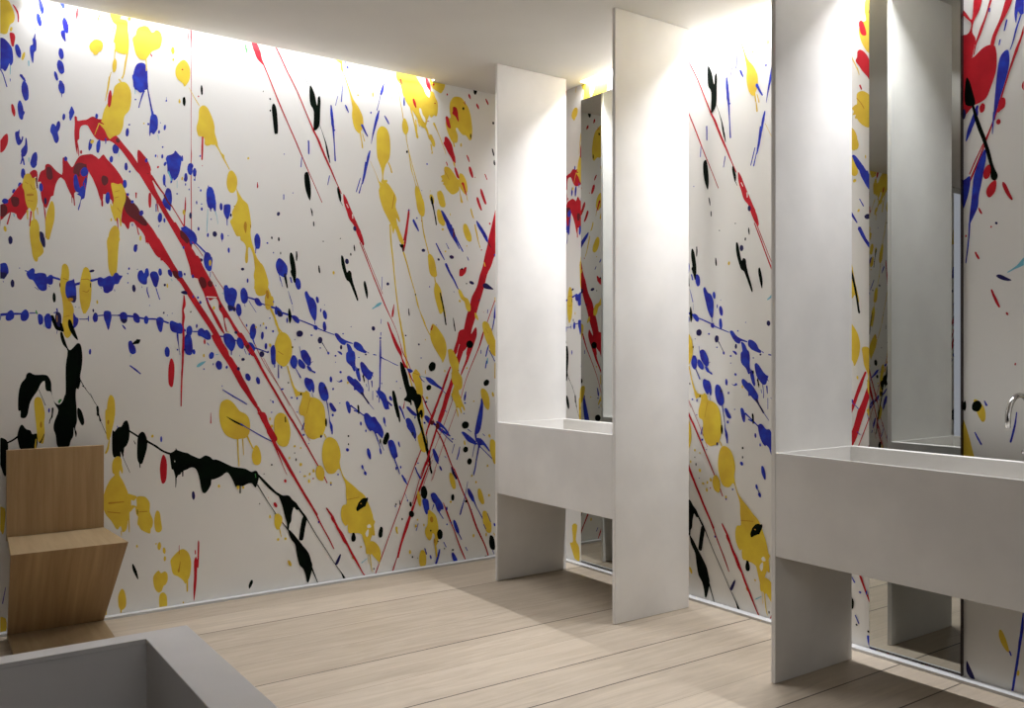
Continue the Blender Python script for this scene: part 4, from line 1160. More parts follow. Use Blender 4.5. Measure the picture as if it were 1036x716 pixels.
bb2415,1056,3,0,0,-3
kp2362,1039,2374,1042,2384,1019,2393,984,2397,927,2403,893,2393,893,2374,956,2365,997
kp2413,1204,2422,1206,2438,1184,2451,1155,2461,1126,2468,1097,2477,1068,2497,1065,2507,1056,2526,1027,2543,980,2553,945,2556,904,2540,881,2520,923,2513,958,2487,987,2477,970,2455,982,2442,983,2438,994,2451,1006,2455,1023,2442,1063,2429,1109,2416,1161
nb2536,1309,7,0,0,-6
bb2551,1230,5,0,0,-3
nb2450,1360,4,0,0,-4
kb2625,1179,23,-3,-5,-29
kb2602,1056,16,-2,-2,-17
bp2458,1169,2481,1166,2497,1154,2481,1143,2468,1149
yp2510,1163,2520,1163,2540,1142,2546,1125,2556,1084,2563,1037,2561,1008,2553,985,2550,945,2540,980,2526,1015,2513,1062,2497,1108,2492,1137
os2500,1143,3.5,2540,1131,3.5
bs2540,1125,5,2556,1101,5,2573,1090,4.2
cs2546,1125,2.9,2579,1116,4.7
bp2579,1116,2606,1115,2633,1100,2667,1070,2694,1052,2687,1043,2653,1059,2606,1083
yb2579,1148,3,0,0,-13
yb2579,1337,3,0,0,-5
yb2589,996,8,0,0,-8
nb2583,972,8,0,0,-7
rs2558,1008,6.4,2573,979,7.7
rs2558,1008,5.3,2558,997,5.3
kb2887,1312,23,-2,-3,-25
rs2750,1175,9.5,2726,1122,14.9,2699,1052,14.9,2671,988,14.8,2658,953,12.1,2637,912,9.4,2611,861,8
rp2782,1163,2802,1163,2809,1151,2775,1110,2771,1080,2761,1051,2747,1009,2730,962,2706,892,2685,858,2671,858,2692,940,2712,1004,2736,1057,2754,1104
ws2802,1333,4.1,2788,1300,4.1,2775,1276,3.4
ws2816,1306,3.4,2802,1271,3.4
ws2820,1372,3.4,2809,1342,3.4
kb3008,1077,18,-6,-9,-20
bs2665,1064,10,2692,1040,3.7,2716,1019,3.8
yp2733,1279,2761,1281,2782,1253,2799,1223,2809,1187,2806,1151,2816,1133,2832,1109,2834,1073,2831,1049,2809,1038,2813,1008,2827,971,2831,935,2802,930,2788,949,2761,997,2764,1033,2775,1062,2761,1092,2757,1128,2761,1163,2743,1205,2736,1247
os2757,1140,4.9,2788,1121,5
os2764,1003,3.9,2782,979,3.9
bs2757,1003,2.7,2764,973,2.7
bs3025,1308,5.8,3014,1277,10.1,3004,1240,8.7
cs3017,1228,7.3,3011,1198,16
bs3010,1210,8.7,3001,1167,6.5
bs2968,1277,5.1,2968,1256,5.8
bs3028,1277,5.6,3047,1247,5.6,3069,1210,6.4
ys3073,1197,7.4,3073,1105,10.4
yp2966,1028,2977,1043,2999,1036,3021,1008,3032,965,3025,929,2995,942,2974,979
os2988,1009,4.3,2995,978,4.3
nb2972,967,6,0,0,-15
yb3056,1004,7,1,4,-17
bs2859,1024,7.1,2852,1001,9.9,2846,977,5.6
yb2866,1168,6,0,0,-6
yb2592,995,8,0,0,-8
yb2711,1152,5,0,0,-8
ys3032,1406,29.2,3054,1332,22,3061,1271,22.1
kp409,873,424,875,438,861,441,833,438,777,433,711,424,712,414,746,400,802
ks438,855,7.7,458,865,7.7,480,881,8.8
kp477,886,487,925,497,933,512,913,529,906,537,889,552,891,557,882,554,826,522,805,490,824,482,847
yp544,1035,554,1056,572,1051,582,1017,588,977,585,938,587,892,582,847,572,845,559,859,554,911,549,967
ob572,930,5,0,0,-14
ks585,886,3.1,577,864,4.2,568,848,6.4
ys552,865,4,549,826,7,562,814,4.2
bb605,994,4,0,0,-11
ks620,1004,7.2,617,965,6.2,610,953,4.2,606,934,4.1
kb737,960,12,3,9,-40
gs643,1032,4.4,654,1043,8.3,646,1026,5.3
ks809,1004,10.8,812,963,9.7
ks743,1105,2.8,758,1093,3.4
kp875,889,884,883,900,903,914,905,925,926,939,934,947,916,952,886,949,844,939,815,928,803,925,780,918,768,911,787,911,757,895,764,884,759,875,777,873,830
ms905,763,7.7,906,728,5.5
ks920,774,8.8,921,762,5.5
bs896,909,3.3,900,900,2.7
ks950,883,8,990,854,8.1
ks809,1004,6.5,810,966,9.7
ks815,969,3.2,822,936,7.5
ks824,933,2.2,843,885,2.2,859,852,4.9
ys862,849,4.4,854,802,10,845,782,7.9
yp843,979,854,991,881,990,884,948,875,901,864,852,851,849,845,903
ob856,929,5,0,0,-11
kp990,857,1007,876,1021,867,1032,833,1030,791,1015,738,1007,720,993,727,986,752,986,812
ks998,727,5.7,999,703,4.5
ks1028,831,10.4,1073,801,9.3,1108,774,9.4,1149,756,11.9
bb1097,835,5,0,0,-15
yb1056,852,6,0,0,-8
ks971,834,2.8,978,818,4.5
rb1108,686,18,-2,-2,-68
kp1137,760,1155,771,1167,778,1202,765,1232,754,1244,722,1226,680,1202,676,1187,655,1178,653,1167,638,1155,679,1146,686,1140,729
ks1164,679,8.3,1167,629,5.9,1165,592,2.4
ks1199,682,7.2,1199,645,4.8
wb1161,722,3,0,0,-4
ks920,762,2.2,953,682,2.2
yp881,753,900,764,914,751,917,721,922,697,917,679,909,698,906,674,925,637,947,575,953,515,964,526,993,511,1021,508,1044,470,1050,433,1047,385,1038,380,1004,402,993,427,993,457,981,482,976,513,959,497,950,486,942,433,936,409,920,399,911,430,895,414,870,458,843,497,832,551,843,608,864,654,884,676,875,688,873,724
ys947,516,7.8,950,396,3.4
ys914,406,4.4,915,382,2.8
ys1473,822,7.7,1476,745,6.4,1481,675,5.1
ys1499,814,6.4,1504,731,3.2
ys1521,832,8.9,1538,793,7.6,1554,760,6.4
yp1567,778,1584,764,1596,725,1594,686,1577,674,1557,682,1547,715,1551,747
yb1378,581,6,-1,0,-9
yb1475,569,8,-1,0,-13
yb1502,564,6,-1,0,-8
ks1486,578,6.4,1486,537,7.7
ks1200,683,6,1199,646,6
nb1251,545,8,-1,0,-22
ks1580,622,10.1,1643,552,13.9,1684,512,8.9,1731,472,7.7
ks1577,570,6.3,1630,481,3.2,1684,397,3.8,1745,312,3.2
gs1565,639,2.6,1567,604,3.3
bb1654,671,4,0,0,-4
kb1612,625,3,0,0,-3
kb1191,717,1,0,0,-1
rb1727,579,8,-1,0,-9
rb1673,457,9,1,4,-14
yb1779,760,6,0,0,-7
yb1813,749,5,0,0,-5
kb1779,724,3,0,0,-4
kb1787,688,4,0,0,-8
yb1813,660,8,-3,-3,-9
yb1836,596,10,-1,0,-5
yb1864,605,6,0,0,-8
yb1886,621,7,-1,0,-11
yb1860,567,6,-1,0,-12
rb1884,579,4,0,0,-4
yb1750,699,5,0,0,-7
bb1809,621,3,0,0,-3
rs1658,793,7.9,1688,726,6.6,1715,658,3.3,1736,610,2
yp1922,649,1943,628,1949,600,1943,567,1929,563,1907,577,1897,611,1904,638
yp1976,799,2012,783,2034,745,2044,696,2038,655,2049,606,2071,564,2123,518,2154,488,2176,472,2199,442,2238,347,2245,262,2222,195,2238,151,2230,124,2207,134,2184,199,2165,250,2123,255,2093,272,2090,307,2071,302,2049,339,2045,387,2056,417,2079,425,2075,474,2073,529,2056,572,2034,621,2008,599,1976,598,1954,620,1936,676,1936,737,1950,783
os2079,446,3.5,2154,453,3.5
ys1947,817,7,1958,797,7
kp2195,445,2199,414,2176,392,2154,383,2142,378,2137,392,2150,418,2169,441
kb1653,670,5,0,0,-5
bb1829,818,7,0,0,-6
bs1990,836,4.3,1994,815,7.2
kb2090,798,5,0,0,-6
kb2090,753,4,0,0,-6
bb2084,722,10,-1,0,-10
bb2028,590,5,0,0,-5
bb1986,538,5,0,0,-6
yb1986,547,6,0,0,-7
bb2175,621,7,1,3,-11
bb2192,585,9,-1,0,-10
bb1858,770,3,0,0,-3
rs1961,411,6.8,1976,388,10.8,1997,358,12.3,2012,329,8.3
kp1688,512,1715,503,1746,500,1767,475,1791,453,1805,422,1788,420,1774,435,1763,396,1760,363,1750,345,1746,319,1739,319,1736,353,1726,387,1709,454
ks1628,567,7.6,1668,530,6.3,1702,504,8.9
ks1798,432,10.5,1833,382,11.8,1854,353,5.3,1904,267,3.3,1961,179,3.3,2012,97,3.4,2049,44,5.4,2067,7,15.1
kp1833,382,1847,367,1836,308,1826,256,1808,255,1804,265,1812,324,1822,370
ks1668,413,3.2,1743,319,5.1
yp1671,406,1688,410,1709,389,1709,362,1695,331,1681,326,1668,354,1668,393
yb1644,399,5,-1,0,-9
ys1695,331,6.6,1705,284,3.3
kp1743,319,1770,296,1798,259,1826,223,1858,179,1872,136,1879,109,1872,69,1858,24,1847,26,1843,53,1829,95,1805,125,1791,180,1781,235,1756,271
ks1853,72,8.5,1853,28,8.5
ks1875,96,9.4,1893,53,6,1909,13,4
yb1646,395,3,0,0,-3
bb1915,340,5,-1,0,-6
yb1688,273,7,-1,0,-8
yb1728,272,7,-1,0,-8
yb1751,139,8,2,6,-17
np2038,148,2045,141,2030,102,2016,93,2012,104
kb2131,275,9,-1,0,-12
kp2116,270,2127,255,2135,226,2127,210,2112,211,2107,229,2112,249
yb2165,174,5,-1,0,-5
ob2118,121,6,1,4,-10
rp1987,362,2001,353,2019,324,2034,295,2056,265,2071,236,2093,192,2116,148,2146,95,2176,35,2192,12,2184,12,2154,59,2123,112,2097,157,2079,194,2060,216,2038,260,2019,293,2008,318,1990,344
rp1577,946,1617,945,1637,892,1664,845,1684,804,1664,786,1647,813,1623,866,1597,919
bs1538,861,5.1,1590,829,4.5,1657,791,5.8
rs1657,799,14.3,1718,704,13.1,1787,579,13.2,1857,460,12,1906,381,10.7
yp1176,274,1188,282,1206,282,1227,261,1239,222,1239,179,1233,143,1224,125,1212,109,1200,129,1176,151,1153,166,1144,205,1141,236,1158,258
ys1221,126,8.4,1221,70,7.2
rs1182,304,2.4,1182,261,2.4
os1188,223,2.4,1182,187,7.3
rp1273,311,1280,307,1279,248,1276,180,1270,181,1267,113,1261,58,1253,15,1251,84,1254,140,1254,214,1264,238,1270,225
rs1261,269,5.5,1261,251,5.5
kb1547,68,7,-2,-2,-12
kp1544,79,1552,65,1544,46,1534,35,1531,55
kb1588,471,3,0,0,-4
yb1644,396,6,-1,0,-7
rb1635,499,2,0,0,-2
yp984,562,1015,562,1030,552,1044,526,1044,484,1058,446,1058,422,1050,402,1032,407,1015,411,1007,397,1001,416,987,430,990,471,981,490,984,526
yp936,584,970,572,984,562,970,545,959,549,959,510,953,505,949,547,945,566
os993,489,3.6,1032,488,3.6
os859,544,8.3,925,544,4.8
os854,503,4.6,909,492,4.7
kb987,490,2,0,0,-14
yp1076,487,1090,476,1096,436,1101,399,1096,384,1084,379,1070,390,1064,427,1067,463
yb985,324,5,-1,0,-7
yb1088,312,9,-1,0,-19
yb1073,325,4,0,0,-4
yb1111,287,7,-1,0,-16
yb1114,247,6,-1,0,-13
kp964,241,971,235,984,204,991,170,988,164,978,183,965,215
yp917,129,928,116,936,79,935,44,925,30,917,26,915,14,910,15,909,30,902,49,900,91,906,114
yp1084,193,1096,179,1114,185,1126,171,1128,141,1119,120,1108,113,1099,90,1084,85,1070,101,1061,132,1061,169
yp1106,83,1122,65,1125,31,1122,4,1093,6,1087,37,1090,73
ob1180,179,5,-1,0,-10
yb1202,17,4,-1,0,-5
bs2124,939,6.6,2160,924,6.7,2184,909,6.7
ks2148,966,8.4,2153,921,8.4
bp2184,914,2203,922,2221,907,2233,898,2252,898,2270,872,2289,848,2305,814,2305,791,2295,775,2283,792,2270,804,2255,805,2233,823,2224,818,2203,841,2187,881
bs2252,811,8.4,2270,765,7.2,2286,719,3.6
bs2289,747,3,2308,706,3.6
bp2252,827,2277,854,2295,837,2302,780,2289,781
bb2311,875,7,1,4,-19
bs2314,858,4.9,2320,841,3.7
bb2165,864,5,0,0,-12
bb2196,822,5,0,0,-8
bp2203,721,2215,720,2227,689,2227,661,2218,664,2204,690
bb2287,702,6,1,3,-18
bb2173,626,5,0,0,-4
kb2286,758,5,0,0,-14
kp2327,807,2339,801,2343,778,2333,756,2324,739,2311,738,2302,749,2305,768,2314,791
bp2333,750,2349,763,2368,756,2384,724,2391,695,2397,666,2384,656,2377,648,2362,663,2346,698
bs2381,645,3.7,2393,609,4.9
bb2406,734,5,1,6,-19
bs2333,982,8.2,2358,959,10.6
bb2339,942,6,0,0,-5
bb2352,999,8,4,8,-12
ns2181,1020,8.2,2215,975,10.5
bs2215,975,4.6,2246,940,2.3
kp2365,1015,2384,1015,2393,980,2406,929,2414,883,2413,863,2406,861,2397,900,2381,947,2371,981
bs2409,951,13.6,2425,922,11.2,2442,879,7.6
bp2448,875,2468,883,2487,868,2507,832,2517,797,2520,780,2513,757,2500,769,2481,799,2458,829,2455,846
nb2495,790,8,0,0,-13
bs2513,757,3.9,2515,748,5.2
bp2453,944,2468,948,2494,925,2517,907,2523,893,2507,893,2481,909
rs2442,979,3.2,2434,939,7.8
yp2540,1011,2556,1010,2563,964,2573,905,2560,865,2566,818,2576,777,2589,735,2583,683,2566,678,2546,697,2526,768,2546,796,2553,865,2533,907,2526,924,2543,964
kp2494,1018,2546,1016,2553,976,2540,947,2526,930,2513,942,2500,983
ks2477,1018,11.7,2484,960,10.4
kp2442,990,2468,1013,2487,1012,2487,989,2461,978
ks2520,942,11.7,2533,883,16.9,2546,836,15.5,2566,777,16.8,2579,730,15.6,2593,683,19.6,2605,635,17.1,2612,588,13.2,2621,552,13.1
kp2546,926,2558,923,2563,894,2553,877,2546,900,2540,883,2536,912
ks2587,776,3.3,2591,741,6.7,2593,706,6.7
bb2574,850,7,-4,-3,-5
bp2573,891,2593,890,2626,862,2653,837,2715,793,2749,768,2742,762,2694,788,2640,832,2599,846,2576,873
mb2626,850,11,0,0,-12
bb2510,884,5,0,0,-8
rs2647,920,9.4,2626,874,9.4,2593,811,9.3,2583,776,8
rs2550,694,6.7,2513,607,6
bb2530,617,5,0,0,-5
rs2685,1019,14.8,2644,932,13.4,2604,845,9.4,2587,788,8
rp2716,1018,2743,1017,2719,935,2692,865,2678,836,2661,849,2671,890,2699,959
rs2665,843,10.9,2637,762,13.5,2611,693,12.2,2584,613,10.8,2567,568,9.4,2551,528,8
rs2631,751,6.8,2604,659,6.8,2590,601,5.4
rs2771,993,4.1,2706,835,3.4,2651,714,2.7,2597,601,2.7
rs2806,956,3.5,2740,804,3.4,2671,642,3.4,2617,505,2
rs2580,966,3.2,2617,886,3.2
rs2651,808,7.7,2692,741,7.8,2761,583,7.9,2782,552,7.9,2838,422,9.3,2880,339,9.4,2937,195,10.7,2995,84,9.4,3021,14,8.3
yp2754,1017,2809,1016,2831,967,2852,924,2848,910,2831,937,2816,950,2831,907,2824,896,2809,932,2795,938,2806,890,2802,875,2792,915,2782,957
bp2974,981,2984,969,2981,883,2966,799,2945,767,2923,771,2930,819,2952,903
bs2927,771,12.8,2934,722,10
bp2827,782,2845,784,2880,761,2923,728,2937,703,2916,705,2873,725,2845,757
bp2930,740,2959,739,2988,719,3032,661,3025,656,2988,694,2959,696,2937,716
bs2937,709,5.1,2995,657,5.1,3054,605,6.5
bs2955,702,14.5,2941,637,10.2,2927,571,6.5,2916,529,5.8
bs2923,704,5.8,2905,627,4.3
bs2959,684,7.3,2966,738,5.8
yp2977,1005,3017,1004,3032,955,3028,918,3017,910,2995,932,2981,963
yp3036,722,3054,727,3073,708,3075,652,3075,579,3061,580,3043,630,3032,667
yb3030,750,7,1,3,-13
kb2855,824,24,-1,0,-24
kb2857,676,17,-1,0,-19
kb2885,602,17,-1,0,-19
bb2764,745,8,0,0,-5
bs2873,797,5,2898,781,3.7
bs2981,765,3.9,2995,752,4.5
bs2665,813,6.1,2712,770,4.3,2764,725,6.2
bp2651,855,2678,848,2712,817,2739,783,2730,779,2699,812,2665,825
mp2611,863,2637,850,2624,833,2611,845
mb2661,828,15,-1,0,-18
bs2778,713,4.9,2761,660,4.2
bs2816,695,4.9,2806,651,8.5,2794,619,6.3
bs2709,646,3.7,2719,636,3.7
bp2627,692,2641,691,2665,649,2671,625,2661,608,2644,627,2631,663
bb2853,993,6,-1,-5,-24
bb2853,957,7,-2,-2,-4
bb2845,894,6,0,0,-3
yb2916,966,6,0,0,-5
yb2850,717,6,1,3,-14
bs2709,921,3.1,2725,908,3.7
yb3016,569,6,0,0,-6
bs2785,742,2.1,2785,739,2.1
bb2175,620,6,1,3,-13
bb2193,584,7,1,4,-13
bs2181,610,3.5,2190,592,3.5
bs2377,647,7.4,2397,600,7.4,2409,564,6.2
bb2387,597,6,0,0,-11
bb2415,602,5,0,0,-9
bs2425,555,8.5,2442,527,14.5,2458,500,6.1
bs2445,447,1.8,2458,417,2.5
bb2461,406,4,0,0,-8
rs2526,648,6,2461,497,5.9,2397,343,5.2,2352,239,5.2,2302,121,5.8,2255,12,5.1
rs2579,621,4,2540,525,4.7,2494,385,4.7
rs2626,630,2.7,2573,505,3.4,2540,404,3.4
rs2647,570,2.7,2626,513,2.7
rs2606,613,6.7,2553,495,14.8,2513,406,14.7,2487,339,14.7,2461,273,19.9,2435,207,17.2,2409,130,13.2,2398,86,11.8
ws2583,592,2,2533,474,2.7,2494,373,2
rs2397,97,4,2365,16,7.9
bs2510,594,7.5,2523,564,8.7,2546,525,9.9
kb2569,442,21,-2,0,-42
bp2558,402,2593,401,2603,363,2603,327,2586,312,2573,331,2563,366
yp2526,457,2540,438,2550,403,2546,362,2533,375,2523,411
kb2480,382,8,-1,0,-15
kb2486,325,17,-2,0,-20
kb2425,302,5,-1,0,-7
ks2409,410,3.8,2413,387,7.6
kb2386,391,4,0,0,-7
bb2381,380,4,0,0,-5
kp2206,447,2209,435,2199,413,2190,397,2172,394,2148,376,2139,383,2148,418,2166,436,2190,442
ob2166,416,5,0,0,-3
kp2289,274,2298,265,2300,234,2297,217,2283,211,2274,226,2278,253
wp2212,317,2224,321,2227,293,2215,283,2203,290
yb2389,252,7,-1,0,-13
yb2525,287,5,0,0,-7
yb2515,252,7,-1,0,-10
bs2530,265,4,2517,226,5.4
yb2568,252,5,-1,0,-9
yp2596,334,2620,326,2647,300,2660,263,2667,215,2664,145,2647,123,2640,183,2626,196,2620,168,2603,158,2579,190,2576,225,2593,258
ob2620,279,11,-1,0,-18
kb2614,214,5,-1,0,-6
ys2640,159,13.3,2647,100,10.6,2657,40,9.3
bp2616,428,2630,436,2647,429,2667,403,2694,365,2701,335,2687,331,2674,320,2653,346,2640,371,2626,395
bb2682,576,6,1,7,-16
bs2648,628,8.7,2665,606,8.7
kb2885,603,16,-1,0,-20
bs2934,615,7.2,2927,561,6.5,2916,519,6.5
ns2757,576,7.9,2771,542,17,2792,505,11.7
yp2747,547,2764,534,2782,494,2787,452,2778,444,2764,451,2747,491,2742,527
kb2766,395,12,-1,0,-19
yb2752,370,7,-1,0,-8
bs2872,481,3.6,2852,392,4.3,2831,328,10,2818,288,10
kb2861,363,10,-1,0,-8
bp2872,438,2884,436,2909,399,2919,374,2916,356,2901,363,2873,408
bs2916,362,12.1,2937,318,5.3,2981,246,7.9
yp2945,426,2963,429,2981,392,2992,349,2988,334,2970,339,2948,377
yb3027,384,7,-1,0,-9
yb2932,473,7,-1,0,-8
yb2901,514,6,0,0,-7
yb3016,566,7,-1,0,-7
yp2981,289,3003,290,3025,260,3043,215,3045,172,3036,152,3010,161,2988,203,2979,253
bs2988,209,5.4,3003,180,5.4
bs3014,273,4.1,3039,219,4.8
bb3069,199,7,0,3,-12
bs2901,312,3.6,2901,309,5.7
rs2699,371,2.6,2723,315,10.4,2747,259,7.8,2775,197,5.9,2802,128,7.9,2838,46,9.2,2855,11,5.2
bb2723,333,7,-1,0,-13
bb2755,244,3,0,0,-10
bp2768,257,2782,256,2799,224,2811,187,2806,172,2788,189,2775,221
bs2806,175,7.7,2827,137,6.4
bb2725,239,6,-1,0,-5
bp2614,429,2631,435,2648,423,2668,386,2678,367,2695,353,2699,330,2685,331,2671,315,2654,334,2644,364,2627,384,2617,408
bs2668,321,6.2,2699,276,5
bs2634,365,6.9,2624,337,3.4
kb2676,185,21,-2,0,-28
bs2702,136,5,2719,105,5.7
kb2663,145,6,-1,0,-4
kb2708,97,5,-1,0,-4
kb2766,82,8,-1,0,-5
bs2675,95,8.4,2665,58,15.3,2650,16,13.9
bp2757,61,2768,65,2782,49,2799,14,2775,11,2764,27
bs2855,87,5.7,2869,64,5.1
yb2914,149,7,-1,0,-12
kp3032,130,3043,137,3058,126,3069,98,3073,54,3061,43,3039,55,3028,90
bs3054,41,5.4,3065,18,4.1
bb2614,58,5,0,4,-14
bs2577,110,7.8,2582,80,5.2
kb3010,13,16,-2,0,-3
yb3006,145,6,-1,0,-12
ys3061,148,5.4,3069,134,5.4
ys2641,155,11.8,2651,101,9.3,2656,59,8
ob2641,149,5,-1,0,-13
kp2286,271,2294,273,2302,258,2298,230,2289,216,2280,217,2274,233,2278,255
yp2221,197,2246,194,2270,172,2286,141,2289,107,2280,75,2258,94,2233,126,2218,161
ys2280,75,6.4,2277,64,3.8
yp2100,347,2209,336,2252,309,2246,287,2252,236,2249,228,2236,232,2230,261,2224,239,2221,206,2215,184,2209,134,2196,136,2193,192,2178,233,2160,249,2124,259,2088,266
wp2215,296,2224,289,2227,278,2209,274,2203,286
wp2199,258,2212,268,2212,240,2203,225,2193,242
ys2206,146,3.6,2212,73,2.4
ys2221,127,6,2230,53,4.8,2239,24,2.9
yb2167,175,4,-1,0,-5
yb2390,240,6,0,5,-21
yb2476,106,7,-1,0,-14
kb2492,75,5,-1,0,-7
kb2526,65,4,-1,0,-2
yp2553,108,2573,99,2583,69,2583,28,2576,12,2546,13,2536,46,2540,86
bs2574,114,6.3,2586,80,7.6
bb2616,58,5,1,4,-13
cs2169,84,5.5,2203,105,3.1
kb2246,40,4,-1,0,-7
os409,566,2.9,416,565,2.9
yp390,566,428,562,428,490,421,447,409,470,390,505
yp390,77,431,70,431,9,390,16
bs431,209,2.5,419,138,4.5
kp1164,780,1176,774,1218,759,1267,734,1285,729,1309,742,1334,732,1347,719,1372,715,1422,688,1454,673,1512,660,1544,641,1564,646,1577,638,1584,615,1580,590,1570,561,1561,562,1547,581,1525,581,1499,571,1473,576,1463,570,1447,607,1425,644,1409,645,1390,631,1353,618,1340,616,1337,591,1319,561,1303,551,1291,570,1279,633,1264,675,1242,686,1218,678,1194,668,1176,657,1164,654
gs1565,630,3.3,1568,610,3.3
rp862,2269,889,2294,909,2276,936,2244,964,2212,990,2173,1015,2146,993,2125,953,2175,925,2213,897,2245,875,2260
rp988,2236,998,2237,1015,2219,1032,2197,1050,2150,1032,2130,995,2144,987,2197
mb899,2272,8,6,6,-10
bb1028,2193,6,1,0,-12
rp2816,1396,2887,1397,2866,1337,2841,1271,2813,1199,2802,1163,2782,1163,2788,1211,2802,1271,2785,1247,2771,1268,2795,1336
ws2813,1312,3.5,2799,1271,2.8
yp2733,1279,2761,1281,2782,1253,2799,1223,2809,1187,2806,1151,2816,1133,2832,1109,2834,1073,2831,1049,2809,1038,2782,1056,2761,1092,2757,1128,2761,1163,2743,1205,2736,1247
kb2887,1312,23,-2,-3,-25
rp2927,1416,2937,1404,2936,1380,2916,1337,2891,1271,2873,1241,2862,1253,2869,1289,2880,1355,2901,1379
kb2887,1312,23,-2,-3,-25
rp3210,2612,3238,2603,3229,2556,3207,2519,3201,2480,3213,2454,3216,2415,3204,2384,3216,2390,3241,2408,3266,2413,3284,2405,3290,2388,3293,2356,3290,2308,3272,2256,3254,2217,3229,2204,3204,2197,3172,2167,3153,2171,3153,2363,3153,2471,3178,2477,3191,2486,3197,2515,3178,2540,3153,2574,3153,2593,3178,2559,3197,2528,3204,2551
wp3216,2446,3223,2426,3204,2387,3201,2382
rs3271,2580,9.4,3254,2529,6.8,3235,2479,11,3216,2434,6.8,3207,2392,4
rp3329,2573,3350,2566,3338,2527,3308,2475,3290,2437,3281,2403,3269,2406,3278,2447,3305,2501
kp3178,2311,3191,2295,3204,2248,3213,2208,3201,2198,3175,2210,3172,2256
ks3204,2197,8.4,3216,2144,8.4
bp3365,2561,3390,2553,3396,2503,3379,2490,3368,2506,3362,2465,3356,2503
bs3379,2490,5.1,3362,2441,6.4,3350,2396,4.5,3341,2374,3.3
bs3329,2487,6.4,3320,2450,4.5
bs3305,2421,5.1,3301,2403,5.1
bs3266,2550,5.5,3266,2538,5.5
bp3332,2376,3338,2356,3337,2314,3320,2251,3299,2188,3287,2129,3281,2142,3287,2228,3299,2336,3314,2369
rs3402,2477,8.8,3379,2405,7.6,3362,2362,10.3,3338,2295,6.4,3314,2221,5.1,3290,2147,5.2,3260,2079,4.7,3216,1993,5.4,3191,1940,4.1
rp3308,2204,3323,2198,3323,2170,3308,2158,3296,2152,3299,2188
rb3239,2182,10,-5,-5,-16
bs3221,2193,9.4,3204,2141,17.5,3191,2105,12.2,3178,2070,5.4
rp3388,2246,3402,2248,3402,2206,3388,2213,3382,2229
nb3169,2174,8,-2,0,-19
bp3219,2180,3223,2158,3204,2124,3188,2089,3178,2069,3181,2103,3194,2139
rs3287,2143,5.9,3254,2057,5.3,3213,1958,6.7,3185,1899,6.8,3165,1864,6.8
rb3299,2117,8,-3,-2,-11
bs3284,2156,8.7,3279,2114,5,3277,2077,2.5
bp3247,2024,3254,1995,3244,1940,3235,1892,3226,1849,3223,1812,3207,1776,3194,1752,3188,1734,3191,1784,3197,1834,3202,1884,3207,1928,3223,1975
bs3191,1753,6.4,3188,1696,5.1,3177,1602,4.5
bp3194,1930,3191,1886,3178,1837,3159,1801,3159,1903,3178,1926
ks3204,2200,7.2,3223,2126,15.3,3251,2045,14,3272,1967,12.9,3284,1918,24.6
kb3284,1916,13,-2,0,-15
rp3263,1965,3271,1948,3266,1918,3251,1911,3243,1925,3247,1949
rp3287,1902,3292,1889,3287,1859,3269,1840,3257,1848,3255,1870,3269,1892
rp3314,1891,3326,1880,3341,1844,3350,1822,3344,1820,3329,1840,3314,1873
rs3226,1805,4.7,3232,1792,7.1,3237,1783,4.7
nb3290,1741,4,0,0,-5
nb3292,1740,4,-1,0,-5
rb3272,1729,3,0,0,-4
rs3213,1639,6.1,3219,1626,8.5,3226,1614,7.2
rb3177,1705,3,0,0,-5
np3290,1545,3305,1548,3332,1533,3346,1524,3332,1522,3311,1528,3296,1537
rs3273,1493,6,3287,1458,10.7,3302,1427,7.1
rb3330,1401,4,1,2,-6
cs3332,1554,3.8,3368,1573,9.9,3396,1591,30.9
rb3359,1215,3,0,0,-5
yp3206,1074,3220,1078,3243,1055,3251,1028,3249,1001,3237,997,3220,1027
kb3218,1054,20,1,0,-20
kb3172,1053,6,0,0,-19
bs3247,1075,4.8,3255,1059,8.2
bs3211,954,4.2,3223,931,7,3235,910,7
bs3364,1038,3.8,3357,988,6.9,3343,928,7.5
yp3161,996,3185,949,3206,869,3223,802,3154,795
yp3302,225,3312,224,3326,196,3336,164,3339,151,3326,155,3309,178,3300,204
bs3339,155,5.9,3344,142,5.9
bs3392,316,12.6,3379,224,10.2,3369,146,8.9,3356,59,8.9,3349,13,7.7
yb3369,84,5,2,0,-11
np3179,75,3190,60,3211,16,3197,12,3179,35
yp780,218,828,226,815,136,845,98,849,16,815,19,801,25,773,77,759,109,787,123
'''
U0, U1, ZLO, ZHI = 410.0, 3389.0, 13.0, 2905.0


def catmull(pts, closed, sub):
    n = len(pts); out = []
    rng = range(n) if closed else range(n - 1)
    for i in rng:
        if closed: p0, p1, p2, p3 = pts[i - 1], pts[i], pts[(i + 1) % n], pts[(i + 2) % n]
        else: p0, p1, p2, p3 = pts[max(i - 1, 0)], pts[i], pts[i + 1], pts[min(i + 2, n - 1)]
        for k in range(sub):
            t = k / sub
            out.append(tuple(0.5 * (2 * b + (c - a) * t + (2 * a - 5 * b + 4 * c - d) * t * t + (3 * b - a - 3 * c + d) * t ** 3) for a, b, c, d in zip(p0, p1, p2, p3)))
    if not closed: out.append(tuple(pts[-1]))
    return out


def clip(poly, axis, lim, keep_less):
    out = []
    ins = (lambda q: q[axis] <= lim) if keep_less else (lambda q: q[axis] >= lim)
    for i, b in enumerate(poly):
        a = poly[i - 1]
        if ins(a) != ins(b):
            t = (lim - a[axis]) / (b[axis] - a[axis])
            out.append((a[0] + (b[0] - a[0]) * t, a[1] + (b[1] - a[1]) * t))
        if ins(b): out.append(b)
    return out


